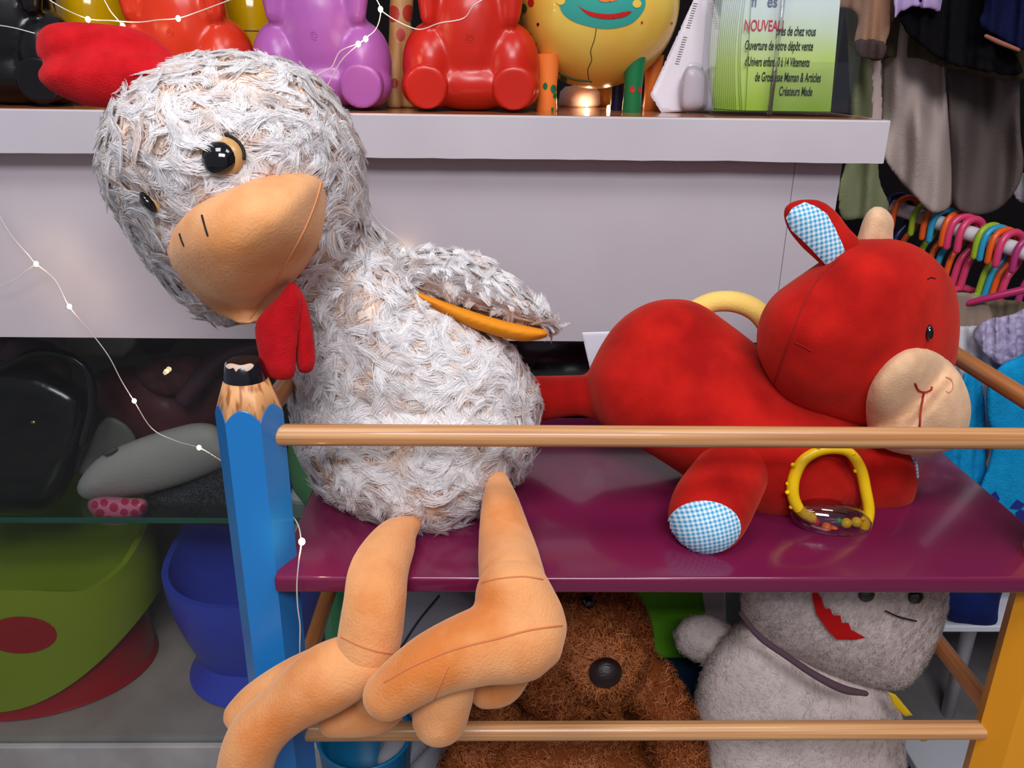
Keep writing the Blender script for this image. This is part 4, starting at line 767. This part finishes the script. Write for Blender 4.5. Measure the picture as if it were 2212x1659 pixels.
cloth('beige_trousers', [(1930, -228), (2020, -228), (2035, 0), (2040, 130), (2050, 250), (2062, 360), (2058, 440), (2015, 462), (1975, 425), (1930, 375), (1903, 320), (1905, 220), (1908, 130), (1925, 100)], 1.478, .02, M('beige_cotton', (172, 154, 146), .85, **FAB), 'pale beige trousers hanging above the coloured hangers', ff=.05, folds=.014)
cloth('taupe_trousers', [(2045, -228), (2190, -228), (2200, 0), (2203, 140), (2205, 280), (2212, 360), (2190, 420), (2140, 462), (2080, 460), (2055, 420), (2050, 280), (2045, 100)], 1.49, .02, M('taupe_cotton', (88, 76, 72), .9, **FAB), 'taupe trousers hanging right of the pale beige ones', ff=.045, folds=.014)
cloth('black_coat', [(1938, 25), (1990, -228), (2180, -228), (2175, 60), (2212, 160), (2100, 152), (2030, 130), (1965, 80), (1945, 50)], 1.38, .012, M('black_wool', (16, 14, 18), .95, .1, **FAB), 'black coat hem over the olive jacket at top right')
cloth('lavender_blouse', [(1928, -228), (2040, -228), (2036, 8), (2010, 22), (1970, 18), (1945, 30), (1930, 28)], 1.355, .008, M('lavender_cotton', (176, 150, 196), .8), 'lavender blouse edge at top above the black coat', g=4)
cloth('navy_jumper', [(2125, -228), (2300, -228), (2300, 130), (2212, 112), (2150, 80), (2112, 50), (2125, 0)], 1.34, .012, M('navy_knit', (16, 20, 52), .9, .1, **FAB), 'navy jumper hanging in the top right corner')
mk('trim_piece', pt([(2130, 78, 1.325, 4), (2160, 92, 1.325, 5), (2200, 108, 1.325, 4)], seg=8), M('tan_piping', (150, 92, 70), .7), label='tan piping along the navy jumper hem', cat='trim')
cloth('satin_blouse', [(2195, 380), (2260, 370), (2260, 440), (2195, 435)], 1.5, .01, M('silver_satin', (150, 146, 152), .35), 'silver satin cloth edge at the right border', g=5)
# heap below the hangers
cloth('brown_paper_bag', [(2040, 640), (2120, 640), (2150, 700), (2140, 760), (2050, 760)], 1.30, .02, M('kraft', (142, 122, 108), .8), 'kraft brown bag right behind the calf\'s head', 'bag', folds=.003)
cloth('white_blanket', [(2040, 715), (2170, 712), (2200, 760), (2150, 900), (2130, 1000), (2060, 1000), (2040, 860)], 1.27, .02, M('grey_white_cotton', (190, 186, 190), .85, **FAB), 'off-white blanket behind the side rail', 'blanket')
cloth('lace_top', [(2100, 720), (2130, 690), (2180, 680), (2230, 670), (2230, 800), (2160, 790), (2120, 760)], 1.24, .018, M('lilac_lace', (182, 170, 198), .85, col2=(150, 138, 170), vs=90, bump=1, bs=120), 'lilac lace top at the right edge', 'garment', folds=.006, ff=.2, g=4)
cloth('khaki_cloth', [(2120, 650), (2240, 655), (2240, 700), (2150, 705)], 1.33, .02, M('khaki', (104, 90, 70), .9), 'khaki cloth under the magenta strip', 'cloth')
mk('magenta_hanger_bar', pt([(2090, 655, 1.30, 6), (2150, 640, 1.28, 8), (2260, 615, 1.25, 9)], seg=8), M('magenta_plastic', (176, 40, 96), .3), label='magenta hanger bar lying across the heap at right', cat='clothes hanger')
CYAN = M('cyan_towelling', (22, 150, 204), .9, .1, col2=(18, 136, 190), vs=60, bump=.8, bs=400)
cloth('cyan_towel', [(2085, 800), (2110, 790), (2128, 860), (2132, 980), (2125, 1050), (2060, 1048), (2015, 1020), (2020, 960), (2040, 900)], 1.22, .012, CYAN, 'cyan towel strip hanging behind the calf\'s muzzle', 'towel', folds=.005, ff=.12, g=5)
tw = thing('hooded_towel', 'large bright cyan hooded towel with navy pattern at right edge', 'towel', P(2180, 1180, 1.2))
twm = remesh(inflate([(2128, 860), (2150, 800), (2200, 770), (2290, 760), (2290, 1250), (2212, 1240), (2150, 1160), (2110, 1080), (2140, 980)], lambda X, Y: 1.2+.006*np.sin(X*.06+Y*.01), .02, R=40), .0045, 3); two = mk('cloth', twm, CYAN, tw); twt = bvh(twm)
NVT = M('navy_print', (24, 34, 120), .85)
for pol in ([(2130, 1075), (2150, 1060), (2160, 1078), (2146, 1090), (2150, 1108), (2168, 1116), (2160, 1132), (2140, 1122), (2126, 1100)], [(2168, 1132), (2190, 1148), (2200, 1125), (2192, 1108), (2204, 1098), (2222, 1112), (2222, 1140), (2206, 1160), (2180, 1160)], [(2180, 1098), (2196, 1078), (2215, 1090), (2200, 1100)], [(2190, 1178), (2212, 1176), (2212, 1200), (2200, 1200)]):
    d = decal(twt, pol, .0012, 3, smooth=False)
    if len(d[1]): mk('printed_motif', d, NVT, two)
mk('pink_cloth', remesh(inflate([(2030, 1040), (2120, 1020), (2140, 1090), (2100, 1120), (2040, 1100)], 1.26, .02), .006, 2), M('dusty_lilac_cloth', (150, 132, 150), .9), label='dusty lilac cloth below the cyan towel strip', cat='cloth')
# table that carries the heap
hz = P(2100, 1110, 1.2)[2]
tbx = thing('display_table', 'low display table carrying the heap of clothes at the right', 'table', (1.05, 1.35, 0))
mk('table_top', box(XP+.03, 1.7, 1.2, 1.75, hz-.14, hz-.125), M('table_grey', (120, 118, 122), .5), tbx, smooth=False)
for x in (XP+.05, 1.66):
    for y in (1.23, 1.72): mk('leg', box(x-.008, x+.008, y-.008, y+.008, 0, hz-.14), M('table_grey2', (120, 118, 122), .5), tbx, smooth=False)
mk('navy_bundle', remesh(inflate([(2030, 1230), (2170, 1230), (2160, 1300), (2150, 1355), (2090, 1350), (2040, 1330)], 1.15, .03), .006, 3), NAVY, label='navy cloth bundle under the cyan towel beside yellow post', cat='cloth')
mk('low_platform', box(P(1990, 1340, 1.2)[0], 1.3, 1.14, 1.3, P(2080, 1345, 1.15)[2]-.012, P(2080, 1345, 1.15)[2], .002), M('white_melamine', (196, 198, 206), .4), label='white shelf plank under the navy bundle', cat='shelf', smooth=False)
# pale and blue mats on the floor seen at lower right
mk('white_tray', box(P(1960, 1620, 1.2)[0], P(2120, 1600, 1.2)[0], 1.05, 1.28, .03, .05, .003), M('tray_white', (190, 192, 200), .4), label='white tray on the floor right of the snowman', cat='tray', smooth=False)
mk('blue_block', box(P(1930, 1655, 1.08)[0], P(1990, 1655, 1.08)[0], 1.045, 1.06, .0, .14, .002), M('blue_card', (26, 92, 170), .4), label='blue block low beside the snowman', cat='block', smooth=False)

# ================================================================== fairy lights
def fairy(name, lab, rows, bulbs, lamp=True, r=.0007, cat='fairy lights'):
    c = P(rows[0][0], rows[0][1], rows[0][2]); t = thing(name, lab, cat, c)
    pts = [P(*q) for q in rows]; pts = [p+RNG.normal(0, .0006, 3) for p in pts]; mk('wire', tube(pts, [r]*len(pts), n=5, seg=6), WIRE, t)
    for b in bulbs:
        p = P(*b); o = mk('bulb', ell(p, (.0030, .0030, .0036), sub=2), BULB, t)
        if lamp:
            l = bpy.data.lights.new('bulb_light', 'POINT'); l.energy = .03; l.color = (1, .72, .42); l.shadow_soft_size = .004
            q = bpy.data.objects.new('bulb_light', l); COL.objects.link(q); q.parent = t; q.location = p-LOC[t.name]+np.array([0, -.006, 0])
fairy('fairy_light_string', 'silver fairy light wire trailing down the cabinet front to the blue pencil', [(-20, 430, 1.10), (20, 500, 1.10), (60, 550, 1.10), (78, 570, 1.095), (120, 605, 1.10), (150, 662, 1.095), (200, 718, 1.10), (236, 770, 1.10), (262, 820, 1.10), (290, 866, 1.095), (330, 925, 1.10), (380, 952, 1.08), (430, 967, 1.03), (470, 990, .95), (540, 1040, .80), (600, 1085, .745), (640, 1128, .69), (652, 1170, .66), (646, 1210, .648), (640, 1260, .646), (643, 1310, .648), (650, 1350, .65), (646, 1400, .65), (650, 1470, .66)],
      [(78, 570, 1.092), (150, 662, 1.092), (290, 866, 1.092), (430, 967, 1.027), (652, 1170, .657)])
fairy('fairy_light_string', 'short fairy wire crossing the counter front at far left', [(78, 572, 1.098), (55, 585, 1.10), (30, 605, 1.10), (-20, 625, 1.10)], [], False)
fairy('fairy_light_string', 'silver fairy light wire looping over the orange-red bear', [(80, -20, 1.12), (130, 15, 1.125), (190, 40, 1.12), (240, 45, 1.12), (300, 46, 1.12), (345, 42, 1.12), (385, 38, 1.12), (440, 22, 1.125), (520, -8, 1.13)], [(190, 42, 1.115), (385, 40, 1.115)])
fairy('fairy_light_string', 'short drop of fairy wire above the chicken\'s comb', [(220, -10, 1.12), (240, 25, 1.12), (265, 54, 1.12)], [(265, 56, 1.115)])
fairy('fairy_light_string', 'fairy wire at the far left in front of black bear', [(-20, 52, 1.12), (30, 60, 1.12), (76, 70, 1.12)], [], False)
fairy('fairy_light_string', 'silver fairy light wire falling over the lilac bear', [(800, -20, 1.125), (822, 20, 1.12), (812, 60, 1.12), (790, 84, 1.115), (775, 95, 1.115), (740, 130, 1.12), (718, 165, 1.12), (705, 190, 1.12), (690, 220, 1.11)], [(822, 20, 1.115), (790, 84, 1.11), (774, 95, 1.11)])
fairy('fairy_light_string', 'thin fairy wire branching left from the lilac bear\'s bulbs', [(775, 96, 1.115), (735, 112, 1.12), (715, 145, 1.12), (690, 160, 1.12), (665, 178, 1.115)], [], False)
fairy('fairy_light_string', 'fairy wire joining the lilac bear and red bear', [(822, 22, 1.12), (850, 42, 1.125), (885, 58, 1.125), (912, 64, 1.125), (950, 50, 1.12), (1000, 40, 1.12), (1025, 12, 1.12), (1060, -10, 1.12)], [], False)
fairy('fairy_light_string', 'thin wire with dim bulb behind the chicken\'s wing', [(792, 440, 1.12), (820, 480, 1.12), (855, 510, 1.12), (872, 525, 1.12), (871, 540, 1.12)], [(871, 542, 1.118)], False, r=.0005)
fairy('fairy_light_string', 'fairy wire heap glowing on the counter behind the yellow animal', [(1150, 235, 1.38), (1220, 228, 1.40), (1300, 236, 1.36), (1350, 225, 1.39), (1420, 232, 1.37)], [(1268, 226, 1.36), (1315, 232, 1.34), (1290, 215, 1.46)])
# light hidden bulbs behind give the warm glow on the counter top
